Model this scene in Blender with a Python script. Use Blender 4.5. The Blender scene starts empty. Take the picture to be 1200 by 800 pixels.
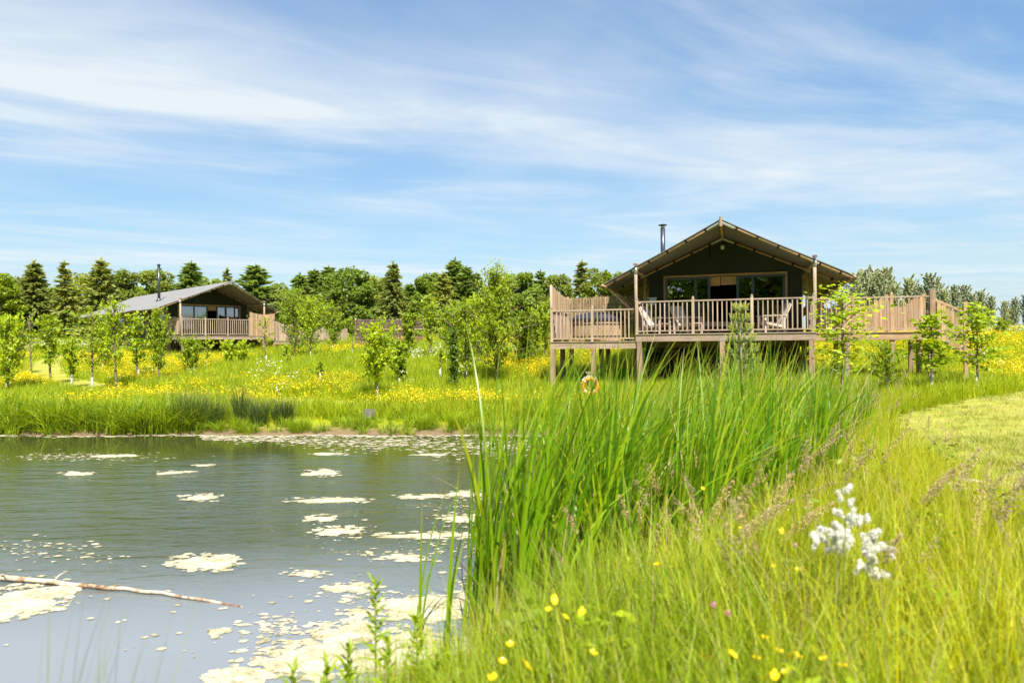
import bpy, bmesh, math, random
import numpy as np
from mathutils import Vector, Matrix

S = bpy.context.scene
COL = S.collection
R = math.radians
H = 2.2                                   # camera height above the pond's water (z = 0)

# ------------------------------------------------------------------ camera
cam_d = bpy.data.cameras.new('camera'); cam = bpy.data.objects.new('camera', cam_d); COL.objects.link(cam)
cam_d.sensor_width = 36.0; cam_d.lens = 24.0; cam_d.clip_end = 4000.0; cam_d.clip_start = 0.05
PITCH, ROLL = R(0.30), R(-0.48)
cam.matrix_world = Matrix.Translation((0, 0, H)) @ Matrix.Rotation(R(90) + PITCH, 4, 'X') @ Matrix.Rotation(ROLL, 4, 'Z')
cam_d.dof.use_dof = True; cam_d.dof.focus_distance = 24.0; cam_d.dof.aperture_fstop = 2.0
S.camera = cam

# ------------------------------------------------------------------ sun, sky, exposure
SUN = Vector((0.20, -0.98, 0)).normalized(); ELEV = R(56)
sun_dir = Vector((SUN.x * math.cos(ELEV), SUN.y * math.cos(ELEV), math.sin(ELEV)))
sl = bpy.data.lights.new('sun', 'SUN'); sl.energy = 4.8; sl.angle = R(0.5); sl.color = (1.0, 0.955, 0.88)
so = bpy.data.objects.new('sun', sl); COL.objects.link(so)
so.rotation_euler = (-sun_dir).to_track_quat('-Z', 'Y').to_euler(); so.location = (0, 0, 60)
S.view_settings.view_transform = 'Standard'; S.view_settings.look = 'None'
S.view_settings.exposure = 1.22; S.view_settings.gamma = 1.0; S.view_settings.use_curve_mapping = False
S.cycles.use_denoising = True
S.cycles.max_bounces = 8; S.cycles.transmission_bounces = 6; S.cycles.transparent_max_bounces = 8
S.cycles.sample_clamp_indirect = 4.0

world = bpy.data.worlds.new('World'); S.world = world; world.use_nodes = True
def make_sky():
    nt = world.node_tree; N = nt.nodes; L = nt.links
    for n in list(N): N.remove(n)
    def nd(t, **k):
        n = N.new(t)
        for a, b in k.items(): setattr(n, a, b)
        return n
    def math_(op, a, b=None, clamp=False):
        n = nd('ShaderNodeMath', operation=op); n.use_clamp = clamp
        for i, v in enumerate((a, b)):
            if v is None: continue
            if isinstance(v, (int, float)): n.inputs[i].default_value = v
            else: L.new(v, n.inputs[i])
        return n.outputs[0]
    sky = nd('ShaderNodeTexSky', sky_type='NISHITA'); sky.sun_disc = False
    sky.sun_elevation = ELEV; sky.sun_rotation = math.atan2(SUN.x, SUN.y)
    sky.air_density = 1.0; sky.dust_density = 0.5; sky.ozone_density = 1.2
    tc = nd('ShaderNodeTexCoord'); sep = nd('ShaderNodeSeparateXYZ'); L.new(tc.outputs['Generated'], sep.inputs[0])
    z = math_('MAXIMUM', sep.outputs[2], 0.035)
    px = math_('DIVIDE', sep.outputs[0], z); py = math_('DIVIDE', sep.outputs[1], z)
    cmb = nd('ShaderNodeCombineXYZ'); L.new(px, cmb.inputs[0]); L.new(py, cmb.inputs[1])
    # cirrus layer on a plane overhead, combed along one wind direction
    rot = nd('ShaderNodeVectorRotate', rotation_type='Z_AXIS'); rot.inputs['Angle'].default_value = R(-25)
    L.new(cmb.outputs[0], rot.inputs['Vector'])
    sq = nd('ShaderNodeSeparateXYZ'); L.new(rot.outputs[0], sq.inputs[0])
    warp = nd('ShaderNodeTexNoise'); warp.inputs['Scale'].default_value = 0.55; warp.inputs['Detail'].default_value = 4; L.new(cmb.outputs[0], warp.inputs['Vector'])
    wv = math_('MULTIPLY', math_('SUBTRACT', warp.outputs['Fac'], 0.5), 2.2)
    # long broad bands, one cirrus roll every few kilometres
    band = math_('SINE', math_('MULTIPLY', math_('ADD', math_('ADD', sq.outputs[1], math_('MULTIPLY', wv, 0.42)), -1.33), 1.05))
    band = math_('POWER', math_('MAXIMUM', band, 0.0), 6.0)
    mp = nd('ShaderNodeMapping'); mp.inputs['Scale'].default_value = (0.5, 1.15, 1); mp.inputs['Location'].default_value = (3.1, 0.7, 0)
    L.new(rot.outputs[0], mp.inputs['Vector'])
    n1 = nd('ShaderNodeTexNoise'); n1.inputs['Scale'].default_value = 1.25; n1.inputs['Detail'].default_value = 7; n1.inputs['Roughness'].default_value = 0.52; n1.inputs['Distortion'].default_value = 1.1
    L.new(mp.outputs[0], n1.inputs['Vector'])
    n2 = nd('ShaderNodeTexNoise'); n2.inputs['Scale'].default_value = 0.36; n2.inputs['Detail'].default_value = 6; n2.inputs['Roughness'].default_value = 0.55
    mp2 = nd('ShaderNodeMapping'); mp2.inputs['Location'].default_value = (0.4, 8.1, 0); L.new(cmb.outputs[0], mp2.inputs['Vector']); L.new(mp2.outputs[0], n2.inputs['Vector'])
    r1 = nd('ShaderNodeMapRange'); r1.interpolation_type = 'SMOOTHSTEP'; r1.inputs['From Min'].default_value = 0.26; r1.inputs['From Max'].default_value = 0.82; L.new(n1.outputs['Fac'], r1.inputs['Value'])
    r2 = nd('ShaderNodeMapRange'); r2.interpolation_type = 'SMOOTHSTEP'; r2.inputs['From Min'].default_value = 0.30; r2.inputs['From Max'].default_value = 0.58; L.new(n2.outputs['Fac'], r2.inputs['Value'])
    a = math_('MULTIPLY', band, math_('ADD', math_('MULTIPLY', r1.outputs[0], 0.50), 0.48))
    b = math_('MULTIPLY', r2.outputs[0], math_('ADD', math_('MULTIPLY', r1.outputs[0], 0.50), 0.14))
    mp4 = nd('ShaderNodeMapping'); mp4.inputs['Scale'].default_value = (0.32, 0.62, 1); mp4.inputs['Location'].default_value = (8.3, 3.4, 0); L.new(rot.outputs[0], mp4.inputs['Vector'])
    n4 = nd('ShaderNodeTexNoise'); n4.inputs['Scale'].default_value = 1.0; n4.inputs['Detail'].default_value = 8; n4.inputs['Roughness'].default_value = 0.6; n4.inputs['Distortion'].default_value = 1.6; L.new(mp4.outputs[0], n4.inputs['Vector'])
    r4 = nd('ShaderNodeMapRange'); r4.interpolation_type = 'SMOOTHSTEP'; r4.inputs['From Min'].default_value = 0.42; r4.inputs['From Max'].default_value = 0.74; L.new(n4.outputs['Fac'], r4.inputs['Value'])
    hor = math_('POWER', math_('SUBTRACT', 1.0, math_('MAXIMUM', sep.outputs[2], 0.0), True), 7.0)
    fade = nd('ShaderNodeMapRange'); fade.interpolation_type = 'SMOOTHSTEP'; fade.inputs['From Min'].default_value = 3.9; fade.inputs['From Max'].default_value = 1.6; fade.inputs['To Min'].default_value = 0.3; L.new(sq.outputs[0], fade.inputs['Value'])
    a = math_('MULTIPLY', a, fade.outputs[0])
    cov = math_('ADD', math_('ADD', math_('MULTIPLY', a, 0.66), math_('MULTIPLY', b, 0.62)), math_('ADD', math_('MULTIPLY', r4.outputs[0], 0.40), 0.09), True)
    cov = math_('MULTIPLY', cov, 0.92)
    hsv = nd('ShaderNodeHueSaturation'); hsv.inputs['Saturation'].default_value = 1.5; hsv.inputs['Value'].default_value = 1.12; L.new(sky.outputs[0], hsv.inputs['Color'])
    tint = nd('ShaderNodeMix', data_type='RGBA'); tint.blend_type = 'MULTIPLY'; tint.inputs['Factor'].default_value = 1.0; tint.inputs['B'].default_value = (0.74, 1.14, 1.14, 1); L.new(hsv.outputs[0], tint.inputs['A'])
    mix = nd('ShaderNodeMix', data_type='RGBA'); L.new(cov, mix.inputs['Factor']); pass; mix.inputs['B'].default_value = (5.9, 6.35, 6.6, 1)
    veil = nd('ShaderNodeMix', data_type='RGBA'); L.new(math_('MULTIPLY', math_('POWER', math_('SUBTRACT', 1.0, math_('MAXIMUM', sep.outputs[2], 0.0), True), 3.2), 0.97), veil.inputs['Factor']); L.new(tint.outputs['Result'], veil.inputs['A']); veil.inputs['B'].default_value = (3.95, 4.75, 5.45, 1)
    L.new(veil.outputs['Result'], mix.inputs['A'])
    bg = nd('ShaderNodeBackground'); bg.inputs['Strength'].default_value = 0.063; L.new(mix.outputs['Result'], bg.inputs['Color'])
    out = nd('ShaderNodeOutputWorld'); L.new(bg.outputs[0], out.inputs['Surface'])
make_sky()

# ------------------------------------------------------------------ object helpers
def tag(o, label=None, cat=None, group=None, kind=None):
    if label: o['label'] = label
    if cat: o['category'] = cat
    if group: o['group'] = group
    if kind: o['kind'] = kind
    return o
def empty(name, loc=(0, 0, 0), rz=0.0, parent=None):
    o = bpy.data.objects.new(name, None); COL.objects.link(o); o.location = loc; o.rotation_euler = (0, 0, rz)
    o.empty_display_size = 0.3
    if parent: o.parent = parent
    return o
def put(name, mesh, parent=None, loc=(0, 0, 0), rot=(0, 0, 0), scale=(1, 1, 1)):
    o = bpy.data.objects.new(name, mesh); COL.objects.link(o)
    o.location = loc; o.rotation_euler = rot; o.scale = scale
    if parent: o.parent = parent
    return o
def copy_tree(o, parent=None):
    c = o.copy(); COL.objects.link(c); c.parent = parent
    for ch in list(o.children): copy_tree(ch, c)
    return c
class MB:
    def __init__(s): s.v = []; s.f = []; s.mi = []
    def add(s, vs, fs, m=0):
        k = len(s.v); s.v += [tuple(p) for p in vs]; s.f += [tuple(i + k for i in f) for f in fs]; s.mi += [m] * len(fs)
    def box(s, x0, x1, y0, y1, z0, z1, m=0):
        s.add([(x0,y0,z0),(x1,y0,z0),(x1,y1,z0),(x0,y1,z0),(x0,y0,z1),(x1,y0,z1),(x1,y1,z1),(x0,y1,z1)],
              [(0,3,2,1),(4,5,6,7),(0,1,5,4),(1,2,6,5),(2,3,7,6),(3,0,4,7)], m)
    def bar(s, p, q, w, h, up=(0, 0, 1), m=0):
        p, q = Vector(p), Vector(q); d = (q - p).normalized(); up = Vector(up)
        if abs(d.dot(up)) > 0.98: up = Vector((0, 1, 0))
        a = d.cross(up).normalized() * (w / 2); b = a.cross(d).normalized() * (h / 2)
        s.add([p-a-b, p+a-b, p+a+b, p-a+b, q-a-b, q+a-b, q+a+b, q-a+b],
              [(0,1,2,3),(7,6,5,4),(0,4,5,1),(1,5,6,2),(2,6,7,3),(3,7,4,0)], m)
    def tube(s, pts, rad, n=8, caps=True, m=0):
        pts = [Vector(p) for p in pts]; k0 = len(s.v); rings = []
        if not isinstance(rad, (list, tuple)): rad = [rad] * len(pts)
        ref = Vector((0.31, 0.17, 0.93))
        for i, p in enumerate(pts):
            d = (pts[min(i+1, len(pts)-1)] - pts[max(i-1, 0)]).normalized()
            if abs(d.dot(ref)) > 0.97: ref = Vector((1, 0.1, 0))
            a = d.cross(ref).normalized(); b = a.cross(d).normalized()
            rings.append([p + (a*math.cos(2*math.pi*j/n) + b*math.sin(2*math.pi*j/n)) * rad[i] for j in range(n)])
        vs = [v for r in rings for v in r]; fs = []
        for i in range(len(pts)-1):
            for j in range(n):
                fs.append((i*n+j, i*n+(j+1) % n, (i+1)*n+(j+1) % n, (i+1)*n+j))
        if caps: fs += [tuple(range(n))[::-1], tuple((len(pts)-1)*n+j for j in range(n))]
        s.add(vs, fs, m)
    def lathe(s, prof, c=(0, 0, 0), n=16, m=0):
        vs = []; fs = []
        for r, z in prof:
            for j in range(n):
                a = 2*math.pi*j/n; vs.append((c[0]+r*math.cos(a), c[1]+r*math.sin(a), c[2]+z))
        for i in range(len(prof)-1):
            for j in range(n): fs.append((i*n+j, i*n+(j+1) % n, (i+1)*n+(j+1) % n, (i+1)*n+j))
        fs += [tuple(range(n))[::-1], tuple((len(prof)-1)*n+j for j in range(n))]
        s.add(vs, fs, m)
    def prism(s, poly, axis, a0, a1, m=0):
        # poly: 2-D outline; axis 'y': (x, z) extruded in y; 'z': (x, y); 'x': (y, z)
        f3 = {'y': lambda p, a: (p[0], a, p[1]), 'z': lambda p, a: (p[0], p[1], a), 'x': lambda p, a: (a, p[0], p[1])}[axis]
        n = len(poly); vs = [f3(p, a0) for p in poly] + [f3(p, a1) for p in poly]
        s.add(vs, [tuple(range(n)), tuple(range(2*n-1, n-1, -1))] + [(i, n+i, n+(i+1) % n, (i+1) % n) for i in range(n)], m)
    def mesh(s, name, mats, smooth=False):
        me = bpy.data.meshes.new(name); me.from_pydata(s.v, [], s.f)
        for m in (mats if isinstance(mats, (list, tuple)) else [mats]): me.materials.append(m)
        if len(set(s.mi)) > 1: me.polygons.foreach_set('material_index', s.mi)
        bm = bmesh.new(); bm.from_mesh(me); bmesh.ops.recalc_face_normals(bm, faces=bm.faces); bm.to_mesh(me); bm.free()
        if smooth: me.polygons.foreach_set('use_smooth', [True]*len(me.polygons))
        me.update(); return me
    def build(s, name, mats, parent=None, loc=(0, 0, 0), smooth=False):
        return put(name, s.mesh(name, mats, smooth), parent, loc)
def np_mesh(name, V, F, mats, t=None, mi=None, smooth=False):
    """V (n,3) float, F (m,3 or 4) int; t: optional per-vertex 0..1 value along a blade or stem"""
    V = np.asarray(V, np.float32); F = np.asarray(F, np.int32); k = F.shape[1]
    me = bpy.data.meshes.new(name); me.vertices.add(len(V)); me.vertices.foreach_set('co', V.ravel())
    me.loops.add(F.size); me.loops.foreach_set('vertex_index', F.ravel())
    me.polygons.add(len(F)); me.polygons.foreach_set('loop_start', np.arange(0, F.size, k, dtype=np.int32))
    for m in (mats if isinstance(mats, (list, tuple)) else [mats]): me.materials.append(m)
    if mi is not None: me.polygons.foreach_set('material_index', np.asarray(mi, np.int32))
    if smooth: me.polygons.foreach_set('use_smooth', np.ones(len(F), bool))
    if t is not None:
        a = me.attributes.new('t', 'FLOAT', 'POINT'); a.data.foreach_set('value', np.asarray(t, np.float32).ravel())
    me.update(calc_edges=True); me.validate(); return me

# ------------------------------------------------------------------ materials
def newmat(name):
    m = bpy.data.materials.new(name); m.use_nodes = True; nt = m.node_tree
    for n in list(nt.nodes): nt.nodes.remove(n)
    out = nt.nodes.new('ShaderNodeOutputMaterial'); return m, nt, out
def noise_node(nt, scale, detail=4, rough=0.55, vec=None, sc3=None, coord='Object', dist=0.0):
    n = nt.nodes.new('ShaderNodeTexNoise'); n.inputs['Scale'].default_value = scale; n.inputs['Detail'].default_value = detail
    n.inputs['Roughness'].default_value = rough; n.inputs['Distortion'].default_value = dist
    if vec is None:
        tc = nt.nodes.new('ShaderNodeTexCoord'); vec = tc.outputs[coord]
    if sc3:
        mp = nt.nodes.new('ShaderNodeMapping'); mp.inputs['Scale'].default_value = sc3; nt.links.new(vec, mp.inputs['Vector']); vec = mp.outputs[0]
    nt.links.new(vec, n.inputs['Vector']); return n
def ramp_node(nt, fac, stops, interp='LINEAR'):
    r = nt.nodes.new('ShaderNodeValToRGB'); r.color_ramp.interpolation = interp; e = r.color_ramp.elements
    while len(e) < len(stops): e.new(0.5)
    for i, (p, c) in enumerate(stops): e[i].position = p; e[i].color = (*c, 1)
    nt.links.new(fac, r.inputs[0]); return r
def mixc(nt, fac, a, b, mode='MIX'):
    n = nt.nodes.new('ShaderNodeMix'); n.data_type = 'RGBA'; n.blend_type = mode
    for s, v in (('Factor', fac), ('A', a), ('B', b)):
        if isinstance(v, (int, float)): n.inputs[s].default_value = v
        elif isinstance(v, tuple): n.inputs[s].default_value = (*v, 1)
        else: nt.links.new(v, n.inputs[s])
    return n.outputs['Result']
def bump(nt, h, strength=0.3, dist=0.02):
    b = nt.nodes.new('ShaderNodeBump'); b.inputs['Strength'].default_value = strength; b.inputs['Distance'].default_value = dist
    nt.links.new(h, b.inputs['Height']); return b.outputs[0]
def pbsdf(nt, out, col, rough=0.6, spec=0.4, normal=None, metal=0.0):
    p = nt.nodes.new('ShaderNodeBsdfPrincipled'); p.inputs['Roughness'].default_value = rough; p.inputs['Metallic'].default_value = metal
    p.inputs['Specular IOR Level'].default_value = spec
    if isinstance(col, tuple): p.inputs['Base Color'].default_value = (*col, 1)
    else: nt.links.new(col, p.inputs['Base Color'])
    if normal: nt.links.new(normal, p.inputs['Normal'])
    nt.links.new(p.outputs[0], out.inputs['Surface']); return p
def paint(name, col, rough=0.5, spec=0.4, var=0.15, scale=6.0, metal=0.0, bmp=0.0):
    m, nt, out = newmat(name); n = noise_node(nt, scale, 5)
    c = mixc(nt, n.outputs['Fac'], tuple(x*(1-var) for x in col), tuple(min(1, x*(1+var)) for x in col))
    pbsdf(nt, out, c, rough, spec, bump(nt, n.outputs['Fac'], bmp) if bmp else None, metal); return m
def wood(name, c0, c1, axis='z', var=0.35, rough=0.75):
    m, nt, out = newmat(name); sc = {'x': (1.2, 22, 22), 'y': (22, 1.2, 22), 'z': (22, 22, 1.2)}[axis]
    oi = nt.nodes.new('ShaderNodeObjectInfo'); tc = nt.nodes.new('ShaderNodeTexCoord')
    va = nt.nodes.new('ShaderNodeVectorMath'); va.operation = 'MULTIPLY_ADD'; nt.links.new(oi.outputs['Random'], va.inputs[0]); va.inputs[1].default_value = (37, 19, 53); nt.links.new(tc.outputs['Object'], va.inputs[2])
    n = noise_node(nt, 1.0, 6, 0.6, va.outputs[0], sc, dist=0.3)
    n2 = noise_node(nt, 1.7, 3, 0.6, va.outputs[0])
    c = ramp_node(nt, n.outputs['Fac'], [(0.3, c0), (0.7, c1)]).outputs[0]
    c = mixc(nt, 0.55, c, ramp_node(nt, n2.outputs['Fac'], [(0.3, (0.6, 0.58, 0.56)), (0.7, (1.0, 1.0, 1.0))]).outputs[0], 'MULTIPLY')
    v = ramp_node(nt, oi.outputs['Random'], [(0, (1-var, 1-var*1.05, 1-var*1.1)), (1, (1.12, 1.1, 1.06))]).outputs[0]
    c = mixc(nt, 1.0, c, v, 'MULTIPLY')
    n3 = noise_node(nt, 2.3, 4, 0.65, va.outputs[0]); g_ = ramp_node(nt, n3.outputs['Fac'], [(0.42, (0, 0, 0)), (0.68, (0.4, 0.4, 0.4))]).outputs[0]
    c = mixc(nt, g_, c, (0.33, 0.295, 0.25))
    pbsdf(nt, out, c, rough, 0.25, bump(nt, n.outputs['Fac'], 0.35, 0.004)); return m
def leafmat(name, cols, trans=0.4, rough=0.5, tip=None, tip_at=(0.8, 1.0), tcol=None, obj_var=0.25, spec=0.35, basec=None):
    """cols: colours picked per leaf or blade; tip: colour of the far end of a blade"""
    m, nt, out = newmat(name); L = nt.links
    g = nt.nodes.new('ShaderNodeNewGeometry'); oi = nt.nodes.new('ShaderNodeObjectInfo')
    c = ramp_node(nt, g.outputs['Random Per Island'], [(i/(max(1, len(cols)-1)), k) for i, k in enumerate(cols)]).outputs[0]
    if obj_var:
        v = ramp_node(nt, oi.outputs['Random'], [(0, (1-obj_var*1.1, 1-obj_var, 1-obj_var)), (0.5, (1, 1, 1)), (1, (1+obj_var*1.2, 1+obj_var*0.9, 1.0))]).outputs[0]
        c = mixc(nt, 1.0, c, v, 'MULTIPLY')
    if tip or basec:
        at = nt.nodes.new('ShaderNodeAttribute'); at.attribute_name = 't'
    if tip:
        mr = nt.nodes.new('ShaderNodeMapRange'); mr.inputs['From Min'].default_value = tip_at[0]; mr.inputs['From Max'].default_value = tip_at[1]; L.new(at.outputs['Fac'], mr.inputs['Value'])
        pw = nt.nodes.new('ShaderNodeMath'); pw.operation = 'MULTIPLY'; L.new(mr.outputs[0], pw.inputs[0]); L.new(ramp_node(nt, g.outputs['Random Per Island'], [(0.15, (0.1,)*3), (0.85, (1,)*3)]).outputs[0], pw.inputs[1])
        c = mixc(nt, pw.outputs[0], c, tip)
    if basec:
        mr = nt.nodes.new('ShaderNodeMapRange'); mr.inputs['From Min'].default_value = 0.0; mr.inputs['From Max'].default_value = 0.25; L.new(at.outputs['Fac'], mr.inputs['Value'])
        c = mixc(nt, mr.outputs[0], basec, c)
    p = nt.nodes.new('ShaderNodeBsdfPrincipled'); p.inputs['Roughness'].default_value = rough; p.inputs['Specular IOR Level'].default_value = spec; L.new(c, p.inputs['Base Color'])
    tr = nt.nodes.new('ShaderNodeBsdfTranslucent'); L.new(mixc(nt, 1.0, c, tcol or (1.35, 1.2, 0.7), 'MULTIPLY'), tr.inputs['Color'])
    mx = nt.nodes.new('ShaderNodeMixShader'); mx.inputs[0].default_value = trans; L.new(p.outputs[0], mx.inputs[1]); L.new(tr.outputs[0], mx.inputs[2])
    L.new(mx.outputs[0], out.inputs['Surface']); return m

M = {}
def mats():
    M['wood_z'] = wood('weathered_wood_upright', (0.31, 0.215, 0.145), (0.56, 0.42, 0.295), 'z')
    M['wood_x'] = wood('weathered_wood_level', (0.31, 0.215, 0.15), (0.55, 0.41, 0.295), 'x')
    M['wood_y'] = wood('weathered_wood_deep', (0.26, 0.19, 0.13), (0.46, 0.36, 0.26), 'y')
    M['warm_z'] = wood('warm_wood_upright', (0.34, 0.20, 0.10), (0.60, 0.40, 0.22), 'z')
    M['warm_x'] = wood('warm_wood_level', (0.34, 0.20, 0.10), (0.60, 0.40, 0.22), 'x')
    M['post'] = wood('brown_post_wood', (0.20, 0.125, 0.075), (0.42, 0.28, 0.18), 'z')
    M['rafter'] = wood('rafter_wood', (0.36, 0.22, 0.11), (0.60, 0.40, 0.22), 'x', 0.2)
    M['chair_wood'] = wood('pale_chair_wood', (0.48, 0.40, 0.33), (0.66, 0.57, 0.48), 'x', 0.1)
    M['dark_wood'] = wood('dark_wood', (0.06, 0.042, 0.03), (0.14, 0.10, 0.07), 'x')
    M['cane'] = leafmat('dried_cane', [(0.26, 0.17, 0.09), (0.50, 0.36, 0.22), (0.38, 0.26, 0.14), (0.58, 0.45, 0.30)], 0.0, 0.8, obj_var=0.0, spec=0.15)
    M['hurdle'] = leafmat('willow_rod', [(0.10, 0.062, 0.048), (0.23, 0.155, 0.125), (0.15, 0.095, 0.075)], 0.0, 0.8, obj_var=0.0, spec=0.15)
    m, nt, out = newmat('grey_roof_canvas'); n = noise_node(nt, 1.1, 6, 0.6); n2 = noise_node(nt, 1.0, 5, 0.6, sc3=(5, 0.9, 2), dist=0.8)
    c = mixc(nt, n.outputs['Fac'], (0.185, 0.175, 0.16), (0.26, 0.25, 0.235))
    p = nt.nodes.new('ShaderNodeBsdfPrincipled'); p.inputs['Roughness'].default_value = 0.62; p.inputs['Specular IOR Level'].default_value = 0.45; nt.links.new(c, p.inputs['Base Color'])
    nt.links.new(bump(nt, n2.outputs['Fac'], 0.5, 0.03), p.inputs['Normal'])
    tr = nt.nodes.new('ShaderNodeBsdfTranslucent'); tr.inputs['Color'].default_value = (0.24, 0.22, 0.15, 1)
    mx = nt.nodes.new('ShaderNodeMixShader'); mx.inputs[0].default_value = 0.12
    nt.links.new(p.outputs[0], mx.inputs[1]); nt.links.new(tr.outputs[0], mx.inputs[2]); nt.links.new(mx.outputs[0], out.inputs['Surface']); M['roof'] = m
    M['canvas'] = paint('dark_green_canvas', (0.036, 0.044, 0.034), 0.85, 0.15, 0.2, 2.0)
    M['canvas_side'] = paint('olive_side_canvas', (0.075, 0.07, 0.05), 0.85, 0.15, 0.2, 2.0)
    M['frame'] = paint('slate_grey_window_frame', (0.062, 0.082, 0.105), 0.4, 0.4, 0.08)
    M['steel'] = paint('galvanised_steel', (0.42, 0.46, 0.42), 0.4, 0.5, 0.15, 20, 0.35)
    M['strap'] = paint('black_strap', (0.018, 0.016, 0.015), 0.8, 0.2)
    M['flue'] = paint('dark_flue_steel', (0.07, 0.075, 0.085), 0.35, 0.5, 0.15, 8, 0.6)
    M['flue_band'] = paint('bright_flue_steel', (0.5, 0.52, 0.55), 0.3, 0.5, 0.1, 8, 0.7)
    M['blind'] = wood('bamboo_blind', (0.42, 0.25, 0.10), (0.62, 0.40, 0.18), 'x', 0.1)
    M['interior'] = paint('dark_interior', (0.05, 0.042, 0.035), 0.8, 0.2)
    M['lamp'] = paint('white_lamp', (0.75, 0.75, 0.7), 0.3, 0.5, 0.03)
    M['lid'] = paint('charcoal_lid', (0.022, 0.026, 0.034), 0.6, 0.3, 0.2)
    M['orange'] = paint('orange_plastic', (0.80, 0.25, 0.03), 0.4, 0.5, 0.08)
    M['whiteband'] = paint('white_reflective_band', (0.75, 0.74, 0.70), 0.45, 0.5, 0.05)
    M['notice'] = paint('pale_blue_notice', (0.50, 0.58, 0.66), 0.5, 0.4, 0.06)
    M['guard'] = leafmat('white_plastic_sleeve', [(0.50, 0.52, 0.46), (0.58, 0.58, 0.54)], 0.25, 0.5, obj_var=0.05, tcol=(1, 1, 1))
    M['bark'] = paint('brown_bark', (0.17, 0.135, 0.095), 0.9, 0.15, 0.4, 14, 0.0, 0.5)
    M['bark_pale'] = paint('pale_bark', (0.26, 0.24, 0.20), 0.9, 0.15, 0.4, 10, 0.0, 0.5)
    m, nt, out = newmat('peeling_bark'); n = noise_node(nt, 4, 5, 0.65, dist=1.0); n2 = noise_node(nt, 30, 4, 0.6)
    c = ramp_node(nt, n.outputs['Fac'], [(0.38, (0.13, 0.07, 0.04)), (0.48, (0.30, 0.20, 0.12)), (0.56, (0.48, 0.41, 0.31))]).outputs[0]
    pbsdf(nt, out, c, 0.85, 0.2, bump(nt, n2.outputs['Fac'], 0.7, 0.01)); M['bark_peel'] = m
    M['stone'] = paint('grey_stone', (0.15, 0.14, 0.11), 0.9, 0.2, 0.35, 9, 0.0, 0.5)
    m, nt, out = newmat('window_glass')
    gl = nt.nodes.new('ShaderNodeBsdfGlossy'); gl.inputs['Roughness'].default_value = 0.012; gl.inputs['Color'].default_value = (0.9, 0.95, 1.0, 1)
    n = noise_node(nt, 1.1, 2); nt.links.new(bump(nt, n.outputs['Fac'], 0.05, 0.02), gl.inputs['Normal'])
    tp = nt.nodes.new('ShaderNodeBsdfTransparent'); tp.inputs['Color'].default_value = (0.42, 0.46, 0.46, 1)
    fr = nt.nodes.new('ShaderNodeFresnel'); fr.inputs['IOR'].default_value = 3.8
    mx = nt.nodes.new('ShaderNodeMixShader'); nt.links.new(fr.outputs[0], mx.inputs[0]); nt.links.new(tp.outputs[0], mx.inputs[1]); nt.links.new(gl.outputs[0], mx.inputs[2])
    nt.links.new(mx.outputs[0], out.inputs['Surface']); M['glass'] = m
    # plants
    M['leaf_lime'] = leafmat('lime_leaf', [(0.26, 0.38, 0.008), (0.34, 0.44, 0.010), (0.19, 0.33, 0.008), (0.43, 0.48, 0.014), (0.30, 0.41, 0.008)], 0.47, 0.5)
    M['leaf_mid'] = leafmat('mid_green_leaf', [(0.18, 0.27, 0.008), (0.25, 0.33, 0.010), (0.14, 0.23, 0.008), (0.32, 0.38, 0.014)], 0.45, 0.5)
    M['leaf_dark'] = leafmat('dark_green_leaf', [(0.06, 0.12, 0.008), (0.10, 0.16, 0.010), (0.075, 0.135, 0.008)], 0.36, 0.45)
    M['leaf_wood'] = leafmat('woodland_leaf', [(0.14, 0.22, 0.014), (0.20, 0.285, 0.018), (0.16, 0.24, 0.016), (0.25, 0.32, 0.024)], 0.45, 0.5)
    M['leaf_wood_pale'] = leafmat('pale_woodland_leaf', [(0.17, 0.23, 0.018), (0.23, 0.28, 0.025), (0.19, 0.25, 0.02), (0.27, 0.31, 0.03)], 0.42, 0.5)
    M['needle'] = leafmat('conifer_needles', [(0.17, 0.25, 0.05), (0.23, 0.32, 0.06), (0.20, 0.285, 0.055)], 0.42, 0.55)
    M['needle_olive'] = leafmat('olive_conifer_needles', [(0.25, 0.29, 0.06), (0.32, 0.35, 0.08), (0.22, 0.27, 0.055)], 0.42, 0.55)
    M['needle_pine'] = leafmat('young_pine_needles', [(0.25, 0.33, 0.11), (0.34, 0.41, 0.16), (0.29, 0.37, 0.13)], 0.35, 0.5, obj_var=0.0)
    M['candle'] = leafmat('pine_candles', [(0.48, 0.54, 0.10), (0.56, 0.60, 0.15)], 0.35, 0.5, obj_var=0.0)
    M['leaf_poplar'] = leafmat('grey_poplar_leaf', [(0.28, 0.33, 0.19), (0.40, 0.45, 0.32), (0.50, 0.54, 0.43), (0.24, 0.29, 0.15)], 0.36, 0.55)
    M['meadow'] = leafmat('meadow_grass_blade', [(0.26, 0.37, 0.008), (0.32, 0.42, 0.010), (0.42, 0.46, 0.018), (0.29, 0.39, 0.008)], 0.46, 0.5, obj_var=0.3)
    M['lush'] = leafmat('lush_bank_grass_blade', [(0.16, 0.27, 0.008), (0.23, 0.34, 0.010), (0.30, 0.38, 0.014)], 0.44, 0.45, obj_var=0.3)
    M['rush'] = leafmat('dark_rush_blade', [(0.05, 0.095, 0.016), (0.08, 0.125, 0.02), (0.12, 0.15, 0.04)], 0.25, 0.5, tip=(0.22, 0.19, 0.09), tip_at=(0.7, 1.0))
    M['reed'] = leafmat('bulrush_blade', [(0.06, 0.17, 0.008), (0.13, 0.28, 0.004), (0.23, 0.39, 0.006), (0.09, 0.22, 0.004), (0.34, 0.46, 0.010), (0.17, 0.33, 0.004), (0.44, 0.48, 0.02)], 0.46, 0.38, tip=(0.52, 0.40, 0.06), tip_at=(0.8, 1.0), obj_var=0.0, spec=0.5, basec=(0.34, 0.30, 0.08))
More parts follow.
